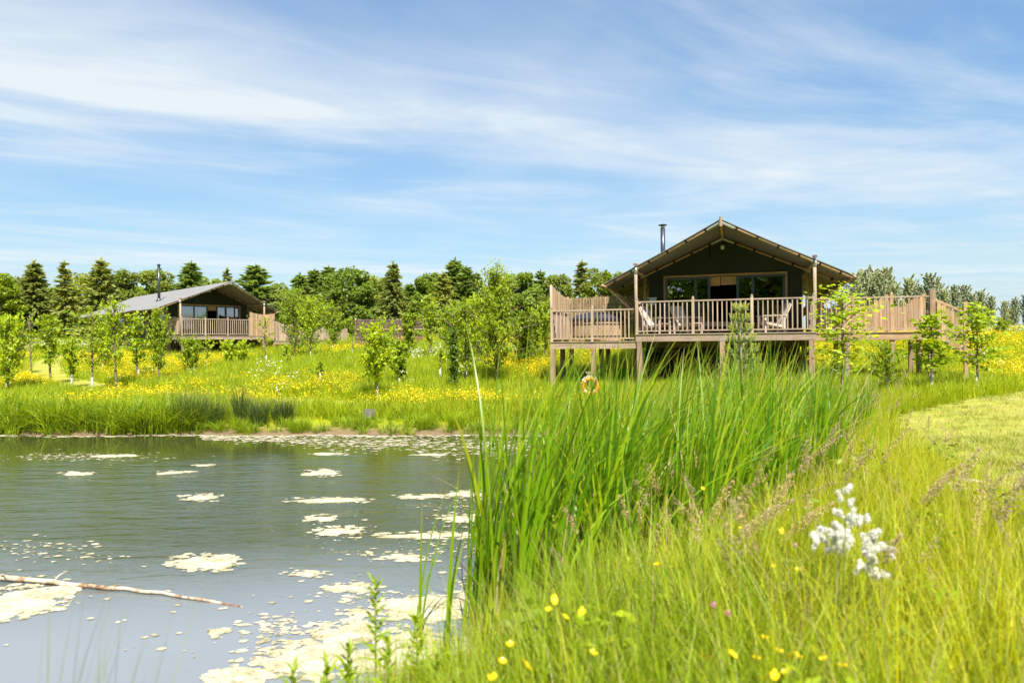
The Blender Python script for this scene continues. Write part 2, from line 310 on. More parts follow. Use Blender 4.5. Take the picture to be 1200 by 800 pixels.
    M['dead'] = leafmat('dead_reed_blade', [(0.34, 0.25, 0.12), (0.46, 0.36, 0.20), (0.25, 0.17, 0.08)], 0.15, 0.7, obj_var=0.0)
    M['tall'] = leafmat('tall_grass_blade', [(0.28, 0.37, 0.003), (0.37, 0.43, 0.003), (0.46, 0.48, 0.005), (0.32, 0.40, 0.003), (0.55, 0.50, 0.012)], 0.48, 0.55, tip=(0.56, 0.48, 0.12), tip_at=(0.75, 1.0), obj_var=0.25)
    M['tall_green'] = leafmat('green_tall_grass_blade', [(0.17, 0.29, 0.005), (0.23, 0.34, 0.006), (0.30, 0.38, 0.008), (0.20, 0.31, 0.005)], 0.45, 0.5, tip=(0.48, 0.46, 0.10), tip_at=(0.8, 1.0), obj_var=0.25)
    M['lawn'] = leafmat('mown_grass_blade', [(0.24, 0.29, 0.03), (0.30, 0.33, 0.05), (0.36, 0.35, 0.08), (0.21, 0.27, 0.025)], 0.30, 0.55, obj_var=0.2)
    M['lawn_dry'] = leafmat('dry_mown_grass', [(0.42, 0.37, 0.15), (0.48, 0.42, 0.20), (0.37, 0.34, 0.11)], 0.25, 0.6, obj_var=0.2)
    M['panicle'] = leafmat('grass_seed_head', [(0.42, 0.30, 0.16), (0.50, 0.38, 0.20), (0.36, 0.22, 0.14), (0.55, 0.46, 0.24)], 0.3, 0.7, obj_var=0.2, tcol=(1, 1, 0.9))
    M['yellow'] = leafmat('buttercup_petal', [(0.80, 0.60, 0.008), (0.86, 0.68, 0.012), (0.74, 0.50, 0.006)], 0.3, 0.35, obj_var=0.0, tcol=(1, 0.95, 0.7))
    M['white_fl'] = leafmat('white_petal', [(0.74, 0.73, 0.66), (0.8, 0.8, 0.76)], 0.25, 0.6, obj_var=0.0, tcol=(1, 1, 1))
    M['fluff'] = leafmat('white_seed_fluff', [(0.9, 0.87, 0.78), (0.9, 0.89, 0.84)], 0.55, 0.8, obj_var=0.0, tcol=(1, 1, 1))
    M['pink'] = leafmat('clover_flower', [(0.55, 0.20, 0.32), (0.65, 0.30, 0.42)], 0.25, 0.6, obj_var=0.0)
    M['stem'] = leafmat('green_stem', [(0.14, 0.21, 0.02), (0.18, 0.24, 0.03)], 0.15, 0.5, obj_var=0.1)
    M['cattail'] = paint('brown_seed_spike', (0.33, 0.21, 0.12), 0.9, 0.1, 0.3, 40)
    M['algae'] = None
mats()
def algae_mat():
    m, nt, out = newmat('dried_algae'); n = noise_node(nt, 3.2, 9, 0.72, coord='Object'); n2 = noise_node(nt, 55, 5, 0.7)
    c = ramp_node(nt, n.outputs['Fac'], [(0.34, (0.22, 0.19, 0.085)), (0.46, (0.42, 0.37, 0.24)), (0.56, (0.50, 0.46, 0.34)), (0.68, (0.43, 0.40, 0.29))]).outputs[0]
    c = mixc(nt, 0.7, c, ramp_node(nt, n2.outputs['Fac'], [(0.34, (0.5, 0.45, 0.33)), (0.56, (1.05, 1.05, 1.05))]).outputs[0], 'MULTIPLY')
    at = nt.nodes.new('ShaderNodeAttribute'); at.attribute_name = 't'; ad = nt.nodes.new('ShaderNodeMath'); ad.operation = 'ADD'; nt.links.new(at.outputs['Fac'], ad.inputs[0]); nt.links.new(n2.outputs['Fac'], ad.inputs[1])
    k = ramp_node(nt, ad.outputs[0], [(0.42, (0, 0, 0)), (0.85, (1, 1, 1))]).outputs[0]
    c = mixc(nt, k, (0.16, 0.15, 0.06), c)
    pbsdf(nt, out, c, 0.75, 0.3, bump(nt, n2.outputs['Fac'], 0.6, 0.01)); M['algae'] = m
algae_mat()

# ------------------------------------------------------------------ the lie of the land
POND = np.array([(-1.3,4.15),(-2.2,3.5),(-4,3.0),(-7,2.6),(-11,2.5),(-17,5),(-21,10),(-20.5,15),(-16,17.7),(-13.3,17.65),(-10.5,17.25),(-8.6,17.45),(-6.5,17.05),
                 (-4.6,17.15),(-3,16.8),(-0.85,16.95),(1,16.6),(2.6,16),(3.3,14.5),(2.9,12),(2.4,10),(2.0,8.4),(1.45,7.0),(0.95,6.1),(0.35,5.2),(-0.4,4.6)], float)
def pond_sd(x, y):
    """signed distance to the pond's edge, negative over the water"""
    p = np.stack([np.ravel(x), np.ravel(y)], 1).astype(float); A = POND; B = np.roll(POND, -1, 0)
    d = np.full(len(p), 1e9); ins = np.zeros(len(p), bool)
    for a, b in zip(A, B):
        ab = b - a; t = np.clip(((p - a) @ ab) / (ab @ ab), 0, 1); d = np.minimum(d, np.hypot(*(p - a - t[:, None]*ab).T))
        c = (a[1] > p[:, 1]) != (b[1] > p[:, 1])
        with np.errstate(divide='ignore', invalid='ignore'):
            xi = (b[0]-a[0])*(p[:, 1]-a[1])/(b[1]-a[1]+1e-12)+a[0]
        ins ^= c & (p[:, 0] < xi)
    return np.where(ins, -d, d).reshape(np.shape(x))
CP = np.array([(0,0,.62),(3,4,.58),(6,5,.62),(8,8,.58),(-3,0,.5),(-10,-2,.5),(9.2,13.3,.6),(14.8,19.7,.78),(5,15,.42),(-13,19,.34),(-6,19,.34),(0,19,.33),(2,20.5,.36),
    (1.3,24.5,.46),(7,22.6,.62),(12.9,21,.76),(19,28,1.0),(25,35,1.55),(33.7,45,2.3),(10,40,1.8),(0,27,.85),(-7,45,2.02),(-19,43,1.35),(-13,30,.78),(-20,35,1.02),
    (-30,55,2.1),(-10,60,2.4),(0,60,2.5),(20,60,2.65),(-30,20,.4),(-40,40,1.6),(-70,60,2.6),(0,90,2.6),(-60,90,2.7),(60,90,3.2),(60,60,2.8),(120,100,3.5),(-120,100,3),
    (30,22,.95),(60,20,1.5),(30,0,.7),(-40,0,.8),(0,-30,.9),(60,-30,1.0),(-60,-30,1.0)], float)
def _tps():
    P = CP[:, :2]/50; n = len(P); r2 = ((P[:, None]-P[None])**2).sum(-1)
    K = np.where(r2 > 0, 0.5*r2*np.log(r2+1e-12), 0)+np.eye(n)*2e-4; Q = np.c_[np.ones(n), P]
    A = np.block([[K, Q], [Q.T, np.zeros((3, 3))]]); return np.linalg.solve(A, np.r_[CP[:, 2], 0, 0, 0]), P
TW, TP = _tps()
def land(x, y):
    x, y = np.asarray(x, float), np.asarray(y, float)
    q = np.stack([np.clip(np.ravel(x), -120, 120), np.clip(np.ravel(y), -30, 105)], 1)/50
    r2 = ((q[:, None]-TP[None])**2).sum(-1)
    z = (0.5*r2*np.log(r2+1e-12)) @ TW[:-3] + np.c_[np.ones(len(q)), q] @ TW[-3:]
    z += 0.05*np.sin(q[:, 0]*41+1.3*np.sin(q[:, 1]*33))*np.cos(q[:, 1]*37)
    return z.reshape(np.shape(x))
def ground(x, y):
    x, y = np.asarray(x, float), np.asarray(y, float)
    sd = pond_sd(x, y); L = np.maximum(land(x, y), 0.18)
    k = np.clip(sd/1.5, 0, 1); k = k*k*(3-2*k); out = -0.02 + 0.09*np.clip(sd/0.25, 0, 1) + (L-0.07)*k
    u = np.clip(-sd/1.6, 0, 1); return np.where(sd >= 0, out, -0.02-0.7*u*u*(3-2*u))
def gz(x, y): return float(ground(np.array([x]), np.array([y]))[0])
CM = cam.matrix_world.to_3x3()
def ray(px, py): return CM @ Vector(((px-600)/800, (400-py)/800, -1))
def hit(px, py, zoff=0.0):
    """the ground point seen at a place of the photograph (1200 x 800), so that trees stand where they stood"""
    d = ray(px, py); s = np.arange(1.0, 130, 0.1); z = H + d.z*s - ground(d.x*s, d.y*s) - zoff
    k = int(np.argmax(z <= 0)) if (z <= 0).any() else len(s)-1
    return d.x*s[k], d.y*s[k]
def at_depth(px, py, Y):
    d = ray(px, py); s = Y/d.y; return d.x*s, Y, H+d.z*s
def on_water(px, py):
    d = ray(px, py); s = -H/d.z; return d.x*s, d.y*s

def in_poly(poly, x, y):
    ins = np.zeros(np.shape(x), bool); A = np.asarray(poly, float); B = np.roll(A, -1, 0)
    for a, b in zip(A, B):
        c = (a[1] > y) != (b[1] > y); ins ^= c & (x < (b[0]-a[0])*(y-a[1])/(b[1]-a[1]+1e-12)+a[0])
    return ins
LAWN = [(8.4,14.9),(14.6,19.4),(26,25.5),(45,31),(45,2),(6.2,2),(4.3,4.4),(4.5,6.3),(5.3,8.6),(6.6,11.6),(7.4,13.6)]
PATH = [(-4.5,20.6),(-11,23.2),(-15.2,25.6),(-21,31),(-26,38),(-30,45),(-33,55)]
def path_dist(x, y):
    d = np.full(np.shape(x), 1e9)
    for a, b in zip(PATH[:-1], PATH[1:]):
        ax, ay = a; bx, by = b; l2 = (bx-ax)**2+(by-ay)**2; t = np.clip(((x-ax)*(bx-ax)+(y-ay)*(by-ay))/l2, 0, 1)
        d = np.minimum(d, np.hypot(x-ax-t*(bx-ax), y-ay-t*(by-ay)))
    return d
def vnoise(x, y, s, seed=0):
    """smooth value noise, 0..1"""
    rg = np.random.default_rng(seed); T = rg.random((64, 64)); u = np.asarray(x)/s+1000; v = np.asarray(y)/s+1000
    i, j = np.floor(u).astype(int), np.floor(v).astype(int); fu, fv = u-i, v-j; fu = fu*fu*(3-2*fu); fv = fv*fv*(3-2*fv)
    g = lambda a, b: T[a % 64, b % 64]
    return (g(i, j)*(1-fu)+g(i+1, j)*fu)*(1-fv)+(g(i, j+1)*(1-fu)+g(i+1, j+1)*fu)*fv

def grid_sheet(xs, ys, dz=0.0, keep=None):
    X, Y = np.meshgrid(xs, ys); Z = ground(X, Y)+dz; nx, ny = len(xs), len(ys)
    V = np.stack([X, Y, Z], -1).reshape(-1, 3); I = np.arange(nx*ny).reshape(ny, nx)
    F = np.stack([I[:-1, :-1], I[:-1, 1:], I[1:, 1:], I[1:, :-1]], -1).reshape(-1, 4)
    if keep is not None:
        c = V[F].mean(1); F = F[keep(c[:, 0], c[:, 1])]
    return V, F
def setting():
    g = np.r_[-900, -500, -300, -200, -140, -100, -75, -58, np.arange(-46, -24, 2), np.arange(-24, 18, 0.4), np.arange(18, 46, 2), 58, 75, 100, 140, 200, 300, 500, 900]
    h_ = np.r_[-300, -150, -80, -50, -35, -24, -16, -10, -6, np.arange(-3, 26, 0.35), np.arange(26, 60, 1.2), np.arange(60, 110, 4), 130, 170, 240, 350, 520, 800, 1300]
    V, F = grid_sheet(g, h_)
    m, nt, out = newmat('meadow_soil'); n = noise_node(nt, 0.35, 6, 0.6); n2 = noise_node(nt, 7, 5, 0.65)
    c = ramp_node(nt, n.outputs['Fac'], [(0.3, (0.17, 0.22, 0.010)), (0.5, (0.25, 0.28, 0.012)), (0.7, (0.34, 0.32, 0.016))]).outputs[0]
    c = mixc(nt, 0.6, c, ramp_node(nt, n2.outputs['Fac'], [(0.3, (0.45, 0.42, 0.35)), (0.65, (1.1, 1.1, 1.0))]).outputs[0], 'MULTIPLY')
    geo = nt.nodes.new('ShaderNodeNewGeometry'); sp = nt.nodes.new('ShaderNodeSeparateXYZ'); nt.links.new(geo.outputs['Position'], sp.inputs[0])
    mr = nt.nodes.new('ShaderNodeMapRange'); mr.inputs['From Min'].default_value = 0.06; mr.inputs['From Max'].default_value = 0.2; nt.links.new(sp.outputs[2], mr.inputs['Value'])
    c = mixc(nt, mr.outputs[0], (0.17, 0.12, 0.065), c)
    pbsdf(nt, out, c, 0.95, 0.1, bump(nt, n2.outputs['Fac'], 0.6, 0.05))
    tag(put('ground', np_mesh('ground', V, F, m, smooth=True)), kind='structure')
    # mown lawn on the right and the mown path on the far side
    m, nt, out = newmat('mown_turf'); n = noise_node(nt, 1.2, 6, 0.6, sc3=(0.5, 1.4, 1)); n2 = noise_node(nt, 22, 5, 0.7)
    c = ramp_node(nt, n.outputs['Fac'], [(0.3, (0.24, 0.28, 0.03)), (0.5, (0.31, 0.31, 0.05)), (0.7, (0.37, 0.33, 0.09))]).outputs[0]
    c = mixc(nt, 0.55, c, ramp_node(nt, n2.outputs['Fac'], [(0.3, (0.5, 0.5, 0.4)), (0.65, (1.1, 1.1, 1.05))]).outputs[0], 'MULTIPLY')
    pbsdf(nt, out, c, 0.95, 0.1, bump(nt, n2.outputs['Fac'], 0.7, 0.03))
    V, F = grid_sheet(np.arange(3.6, 46, 0.35), np.arange(1.5, 33, 0.35), 0.025, lambda x, y: in_poly(LAWN, x, y))
    tag(put('lawn', np_mesh('lawn', V, F, m, smooth=True)), kind='structure')
    V, F = grid_sheet(np.arange(-37, -3, 0.4), np.arange(19, 58, 0.4), 0.025, lambda x, y: path_dist(x, y) < 0.95+0.25*np.sin(x*1.7))
    tag(put('mown_path', np_mesh('mown_path', V, F, m, smooth=True)), kind='structure')
    # water
    m, nt, out = newmat('pond_water'); L = nt.links
    tc = nt.nodes.new('ShaderNodeTexCoord')
    nA = noise_node(nt, 1.0, 2, 0.45, tc.outputs['Object'], (0.9, 3.7, 1), dist=1.0); nB = noise_node(nt, 1.0, 4, 0.55, tc.outputs['Object'], (6, 15, 1), dist=0.4); nC = noise_node(nt, 0.16, 3, 0.5, tc.outputs['Object'])
    zone = nt.nodes.new('ShaderNodeMapRange'); zone.inputs['From Min'].default_value = 0.36; zone.inputs['From Max'].default_value = 0.6; L.new(nC.outputs['Fac'], zone.inputs['Value'])
    sp = nt.nodes.new('ShaderNodeSeparateXYZ'); L.new(tc.outputs['Object'], sp.inputs[0])
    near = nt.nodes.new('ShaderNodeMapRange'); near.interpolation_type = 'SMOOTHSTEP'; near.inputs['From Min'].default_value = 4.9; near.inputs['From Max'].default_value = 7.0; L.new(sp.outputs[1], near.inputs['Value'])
    far = nt.nodes.new('ShaderNodeMapRange'); far.interpolation_type = 'SMOOTHSTEP'; far.inputs['From Min'].default_value = 15.5; far.inputs['From Max'].default_value = 10.5; L.new(sp.outputs[1], far.inputs['Value'])
    def mm(op, a, b):
        n = nt.nodes.new('ShaderNodeMath'); n.operation = op
        for i, v in enumerate((a, b)):
            if isinstance(v, (int, float)): n.inputs[i].default_value = v
            else: L.new(v, n.inputs[i])
        return n.outputs[0]
    amp = mm('MULTIPLY', mm('ADD', mm('MULTIPLY', near.outputs[0], 0.9), 0.12), mm('ADD', mm('MULTIPLY', far.outputs[0], 0.96), 0.04))
    amp = mm('MULTIPLY', amp, mm('ADD', mm('MULTIPLY', zone.outputs[0], 0.35), 0.65))
    hgt = mm('MULTIPLY', mm('ADD', nA.outputs['Fac'], mm('MULTIPLY', nB.outputs['Fac'], 0.32)), amp)
    b = nt.nodes.new('ShaderNodeBump'); b.inputs['Strength'].default_value = 1.0; b.inputs['Distance'].default_value = 0.034; L.new(hgt, b.inputs['Height'])
    p = nt.nodes.new('ShaderNodeBsdfPrincipled'); near_sheen = nt.nodes.new('ShaderNodeMapRange'); near_sheen.interpolation_type = 'SMOOTHSTEP'; near_sheen.inputs['From Min'].default_value = 8.3; near_sheen.inputs['From Max'].default_value = 4.7
    L.new(mm('ADD', sp.outputs[1], mm('MULTIPLY', mm('SUBTRACT', nC.outputs['Fac'], 0.5), 3.5)), near_sheen.inputs['Value'])
    L.new(mixc(nt, near_sheen.outputs[0], (0.042, 0.048, 0.014), (0.165, 0.182, 0.198)), p.inputs['Base Color']); p.inputs['Roughness'].default_value = 0.04; p.inputs['IOR'].default_value = 1.36  # murky base; near sky brightness and far green reflections put into its colour
    L.new(b.outputs[0], p.inputs['Normal']); L.new(p.outputs[0], out.inputs['Surface'])
    c = POND.mean(0); poly = []
    for i in range(len(POND)):
        a, b_, d = POND[i-1], POND[i], POND[(i+1) % len(POND)]; t = d-a; nrm = np.array([t[1], -t[0]])/np.hypot(*t); 
        q = b_+nrm*0.3
        if pond_sd(np.array([q[0]]), np.array([q[1]]))[0] < 0: q = b_-nrm*0.3
        poly.append((q[0], q[1], 0.0))
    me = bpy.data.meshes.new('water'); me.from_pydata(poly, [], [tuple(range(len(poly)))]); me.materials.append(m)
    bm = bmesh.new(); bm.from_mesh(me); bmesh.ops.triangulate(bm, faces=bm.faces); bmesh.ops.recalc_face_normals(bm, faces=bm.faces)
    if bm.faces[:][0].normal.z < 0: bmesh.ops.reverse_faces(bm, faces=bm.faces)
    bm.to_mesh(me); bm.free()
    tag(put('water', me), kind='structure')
setting()

# ------------------------------------------------------------------ safari lodges
def railing(parent, p, q, z, bays, mz, mx, hgt=1.1, gap=0.145, name='railing', last=True, first=True):
    """rails with newel posts and square balusters from p to q (local x, y) on a deck whose top is at z"""
    p, q = Vector((*p, 0)), Vector((*q, 0)); d = (q-p); Ltot = d.length; e = d.normalized(); ang = math.atan2(e.y, e.x)
    mb = MB(); mb.bar(p+Vector((0,0,z+hgt)), q+Vector((0,0,z+hgt)), 0.075, 0.045); mb.bar(p+Vector((0,0,z+0.10)), q+Vector((0,0,z+0.10)), 0.06, 0.045)
    r = mb.build(name, mx, parent)
    bal = MB(); bal.box(-0.019, 0.019, -0.019, 0.019, 0, hgt-0.147); bm_ = bal.mesh('baluster', mz)
    nw = MB(); nw.box(-0.045, 0.045, -0.045, 0.045, 0, hgt+0.06); nm = nw.mesh('newel_post', mz)
    cp = MB(); cp.lathe([(0.052, 0), (0.056, 0.015), (0.03, 0.03), (0.038, 0.055), (0.022, 0.085), (0.004, 0.095)], n=10); cm = cp.mesh('newel_cap', mz)
    for i in range(bays+1):
        if (i == 0 and not first) or (i == bays and not last): continue
        c = p+e*(Ltot*i/bays); a = put('newel_post', nm, r, (c.x, c.y, z), (0, 0, ang)); put('newel_cap', cm, r, (c.x, c.y, z+hgt+0.06))
    for i in range(bays):
        L0 = Ltot*i/bays; lb = Ltot/bays; n = max(2, round((lb-0.09)/gap)-1)
        for k in range(1, n+1):
            c = p+e*(L0+0.045+(lb-0.09)*k/(n+1)); put('baluster', bm_, r, (c.x, c.y, z+0.1225), (0, 0, ang))
    return r
def deck(parent, x0, x1, y0, y1, z, mx, fascia=0.23, joist_gap=0.42):
    """deck frame (fascia boards) with boards and joists of their own"""
    mb = MB(); t = 0.045
    mb.box(x0, x1, y0, y0+t, z-0.028-fascia, z-0.03); mb.box(x0, x1, y1-t, y1, z-0.028-fascia, z-0.03)
    mb.box(x0, x0+t, y0+t, y1-t, z-0.028-fascia, z-0.03); mb.box(x1-t, x1, y0+t, y1-t, z-0.028-fascia, z-0.03)
    f = mb.build('deck', mx, parent)
    n = max(2, int((y1-y0+0.03)/0.15)); w = (y1-y0+0.03)/n; b = MB(); b.box(x0-0.02, x1+0.02, 0, w-0.006, -0.028, 0); bm_ = b.mesh('deck_board', mx)
    for i in range(n): put('deck_board', bm_, f, (0, y0-0.03+i*w, z))
    n = int((x1-x0)/joist_gap); j = MB(); j.box(-0.024, 0.024, y0+t, y1-t, -fascia+0.02, 0); jm = j.mesh('joist', M['post'])
    for i in range(1, n): put('joist', jm, f, (x0+(x1-x0)*i/n, 0, z-0.029))
    return f
def chair_mesh_parts():
    pass

def lodge(loc, yaw, deckh, L, label, main=True):
    root = tag(empty('safari_lodge', loc, yaw), label, 'lodge', 'canvas safari lodges beside the pond')
    W = 5.7; zd = deckh; wz, wx = M['wood_z'], M['wood_x']
    gy = lambda u, v: gz(loc[0]+u*math.cos(yaw)-v*math.sin(yaw), loc[1]+u*math.sin(yaw)+v*math.cos(yaw))-loc[2]
    WY = 2.6                                                         # gable wall stands this far behind the front posts
    PK = zd+3.62; SL = 0.435; EV = 1.32                               # ridge height, roof slope, eave beyond the posts
    # roof canvas: front edge swept forward to the ridge, slightly sagging between frames
    def prow(u): k = 1-abs(u-W/2)/(W/2+EV); return 0.62-1.62*k
    nu, nv = 14, 12; us = [-EV+(W+2*EV)*i/(2*nu) for i in range(2*nu+1)]
    top, bot = [], []
    for i, u in enumerate(us):
        zr = PK-SL*abs(u-W/2)
        for j in range(nv+1):
            v0 = prow(u); v1 = L+0.35-0.5*(1-abs(u-W/2)/(W/2+EV)); v = v0+(v1-v0)*j/nv
            sag = 0.035*math.sin(math.pi*abs(u-W/2)/(W/2+EV))+0.03*abs(math.sin(math.pi*v/2.6))*(abs(u-W/2)/(W/2+EV))
            if abs(u-W/2) > W/2+EV-0.01: sag += 0.05*abs(math.sin(v*math.pi/1.3))
            top.append((u, v, zr-sag)); bot.append((u, v, zr-sag-0.025))
    mb = MB(); n1 = nv+1; NT = len(top); fs = []
    for i in range(2*nu):
        for j in range(nv):
            a = i*n1+j; q = (a, a+n1, a+n1+1, a+1); fs.append(q); fs.append(tuple(NT+k for k in q[::-1]))
    for j in range(nv):
        for a in (j, 2*nu*n1+j): fs.append((a, a+1, NT+a+1, NT+a))
    for i in range(2*nu):
        for a in (i*n1, i*n1+nv): fs.append((a, a+n1, NT+a+n1, NT+a))
    mb.add(top+bot, fs); roof = mb.build('roof', M['roof'], root, smooth=False)
    # frames: pairs of round rafters under the canvas with straps, brackets at the joints
    def rz(u): return PK-SL*abs(u-W/2)
    frames = [(None, 0)]+[(v, 1) for v in np.linspace(WY-0.03, L-0.3, 5)]
    for v, kind in frames:
        off = 0.10 if kind == 0 else 0.12
        f = (lambda u: prow(u)+0.08) if kind == 0 else (lambda u, v=v: v)
        for s in (-1, 1):
            ue = W/2+s*(W/2+(EV-0.12 if kind == 0 else EV-0.1)); uc = W/2+s*0.05
            a = Vector((uc, f(uc), rz(uc)-off)); b = Vector((ue, f(ue), rz(ue)-off-0.04))
            m_ = MB(); m_.tube([a, a.lerp(b, .5), b], 0.045 if kind == 0 else 0.04, 8)
            rf = m_.build('rafter', M['rafter'], root, smooth=True)
            if kind == 0 or v < WY+0.1:
                nst = 6
                for k in range(1, nst+1):
                    c = a.lerp(b, (k-0.35)/(nst+0.3)); d = (b-a).normalized(); sm = MB(); sm.tube([c-d*0.035, c+d*0.035], 0.056, 8); sm.build('strap', M['strap'], rf)
                bk = MB(); bk.tube([a-(b-a).normalized()*0.03, a.lerp(b, 0.085)], 0.054, 8); bk.build('bracket', M['steel'], rf)
                c = a.lerp(b, (W/2)/(W/2+EV-0.12)); bk = MB(); bk.tube([c-(b-a).normalized()*0.14, c+(b-a).normalized()*0.14], 0.052, 8); bk.build('bracket', M['steel'], rf)
    m_ = MB(); m_.tube([(W/2, -0.92, PK-0.10), (W/2, L*0.5, PK-0.10), (W/2, L, PK-0.1)], 0.05, 8); m_.build('ridge_pole', M['rafter'], root, smooth=True)
    m_ = MB(); m_.tube([(W/2, -0.97, PK-0.24), (W/2, -0.985, PK+0.06)], 0.05, 8); m_.build('ridge_finial', M['wood_z'], root)
    # eave pole sticking out at either side, purlins over the posts
    for s, u in ((-1, -EV+0.15), (1, W+EV-0.15)):
        m_ = MB(); m_.tube([(u-s*0.02, 0.0, rz(u)-0.16), (u+s*0.02, L-0.2, rz(u)-0.16)], 0.04, 8); m_.build('eave_pole', M['rafter'], root, smooth=True)
    for s, u in ((-1, 0.0), (1, W)):
        m_ = MB(); m_.tube([(u, 0.1, rz(u)-0.17), (u, L-0.2, rz(u)-0.17)], 0.05, 8); m_.build('purlin', M['rafter'], root, smooth=True)
        # front pole with bracket sleeve
        m_ = MB(); m_.tube([(u, 0.16, zd), (u, 0.16, rz(u)-0.02)], 0.055, 10); fp = m_.build('front_pole', M['wood_z'], root, smooth=True)
        m_ = MB(); m_.tube([(u, 0.16, rz(u)-0.3), (u, 0.16, rz(u)-0.08)], 0.061, 10); m_.build('bracket', M['steel'], fp, smooth=True)
        m_ = MB(); m_.tube([(u+s*0.02, -0.02, rz(u)+0.02), (u-s*0.01, 0.3, rz(u)+0.06)], 0.05, 8); m_.build('pole_end', M['post'], fp)
        # side posts and raking struts from the wall foot to the eave
        for v in np.linspace(WY, L-0.35, 5):
            m_ = MB(); m_.tube([(u, v, zd), (u, v, rz(u)-0.14)], 0.06, 8); m_.build('side_post', M['rafter'], root, smooth=True)
        for v in np.linspace(0.95, L-0.6, 8 if L > 14 else 6):
            ue = u+s*(EV-0.17); m_ = MB(); m_.tube([(u+s*0.08, v+0.15, zd+0.7), (ue, v-0.1, rz(ue)-0.14)], 0.042, 8); m_.build('strut', M['rafter'], root, smooth=True)
    # gable wall: dark canvas with the door opening cut out
    A0, A1, DT = 0.78, 4.98, zd+2.13; x0, x1 = 0.16, W-0.16
    m_ = MB(); m_.prism([(x0, zd), (A0, zd), (A0, DT), (A1, DT), (A1, zd), (x1, zd), (x1, rz(x1)-0.09), (W/2, PK-0.09), (x0, rz(x0)-0.09)], 'y', WY, WY+0.06)
    m_.build('gable_wall', M['canvas'], root)
    for u in (x0, x1-0.05):
        m_ = MB(); m_.box(u, u+0.05, WY+0.062, L-0.4, zd, rz(0.16)-0.16); m_.build('side_wall', M['canvas_side'], root)
    # flap windows along the side walls
    for k, v in enumerate(np.linspace(WY+0.5, L-2.4, 4 if L > 14 else 3)):
        m_ = MB(); m_.box(x0-0.02, x0-0.003, v, v+1.3, zd+0.9, zd+1.75); wn = m_.build('side_window', M['glass'], root)
        m_ = MB()
        for bb in ((v-0.05, v, 0.85, 1.8), (v+1.3, v+1.35, 0.85, 1.8), (v, v+1.3, 0.85, 0.9), (v, v+1.3, 1.75, 1.8)): m_.box(x0-0.035, x0-0.005, bb[0], bb[1], zd+bb[2], zd+bb[3])
        m_.build('frame', M['rafter'], wn)
    m_ = MB(); m_.prism([(x0+0.06, zd), (x1-0.06, zd), (x1-0.06, rz(x1)-0.2), (W/2, PK-0.2), (x0+0.06, rz(x0)-0.2)], 'y', L-0.46, L-0.4); m_.build('rear_wall', M['canvas'], root)
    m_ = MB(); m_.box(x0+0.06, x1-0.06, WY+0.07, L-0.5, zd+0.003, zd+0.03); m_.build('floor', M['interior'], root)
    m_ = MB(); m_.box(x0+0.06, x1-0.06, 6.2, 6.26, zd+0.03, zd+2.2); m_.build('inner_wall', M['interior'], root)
    # wooden door surround
    m_ = MB(); m_.box(A0-0.07, A0, WY-0.06, WY+0.1, zd, DT); m_.box(A1, A1+0.07, WY-0.06, WY+0.1, zd, DT); m_.box(A0-0.07, A1+0.07, WY-0.062, WY+0.1, DT, DT+0.075); m_.build('door_surround', M['rafter'], root)
    # sliding glazed doors: the middle stands open
    segs = [(A0, A0+1.14), (A0+0.98, A0+1.62), (A1-1.66, A1-1.06), (A1-1.14, A1)]
    if not main: segs = [(A0, A0+1.05), (A0+1.0, A0+1.95), (A1-1.62, A1-0.95), (A1-1.0, A1)]
    for k, (a, b) in enumerate(segs):
        y = WY-0.03+(0.05 if k in (1, 2) else 0.0); fw = 0.085
        m_ = MB(); m_.box(a, a+fw, y, y+0.045, zd+0.003, DT-0.002); m_.box(b-fw, b, y, y+0.045, zd+0.003, DT-0.002); m_.box(a+fw, b-fw, y, y+0.045, DT-fw, DT-0.002); m_.box(a+fw, b-fw, y, y+0.045, zd+0.003, zd+0.11)
        dr = m_.build('glazed_door', M['frame'], root)
        m_ = MB(); m_.box(a+fw, b-fw, y+0.018, y+0.026, zd+0.11, DT-fw); m_.build('pane', M['glass'], dr)
        if k == 1 and main:
            m_ = MB(); m_.tube([(b-0.05, y-0.02, zd+0.85), (b-0.05, y-0.06, zd+0.92), (b-0.05, y-0.06, zd+1.06), (b-0.05, y-0.02, zd+1.13)], 0.012, 6); m_.build('handle', M['steel'], dr)
    bl = MB(); bl.box(A0+0.95, A0+0.95+1.02, WY+0.105, WY+0.13, DT-0.34, DT-0.01); bl.build('bamboo_blind', M['blind'], root)
    bl = MB(); bl.box(A0+2.0, A1-0.95, WY+0.106, WY+0.131, DT-0.32, DT-0.01); bl.build('bamboo_blind', M['blind'], root)
    # bulkhead lamp under the ridge
    m_ = MB(); m_.lathe([(0.02, 0.16), (0.06, 0.13), (0.075, 0.05), (0.05, 0.0)], (W/2, WY-0.10, PK-0.52), 10); m_.build('lamp', M['lamp'], root, smooth=True)
    m_ = MB(); m_.tube([(W/2-0.45, WY-0.02, PK-0.85), (W/2-0.45, WY-0.02, PK-0.45)], 0.02, 6); m_.build('hanging_hook', M['strap'], root)
    # flue
    fu, fv = 0.44, 5.3; zt = zd+(4.47 if main else 4.9)
    m_ = MB(); m_.tube([(fu, fv, rz(fu)-0.1), (fu, fv, zt)], 0.095, 14); fl = m_.build('flue', M['flue'], root, smooth=True)
    m_ = MB(); m_.tube([(fu, fv, zt+0.001), (fu, fv, zt+0.10)], 0.08, 14); m_.build('flue_band', M['flue_band'] if main else M['flue'], fl, smooth=True)
    m_ = MB(); m_.lathe([(0.17, zt+0.10), (0.185, zt+0.125), (0.12, zt+0.155), (0.03, zt+0.165)] if main else [(0.10, zt+0.10), (0.115, zt+0.11), (0.115, zt+0.2), (0.09, zt+0.22)], (fu, fv, 0), 16); m_.build('flue_cap', M['flue'], fl)
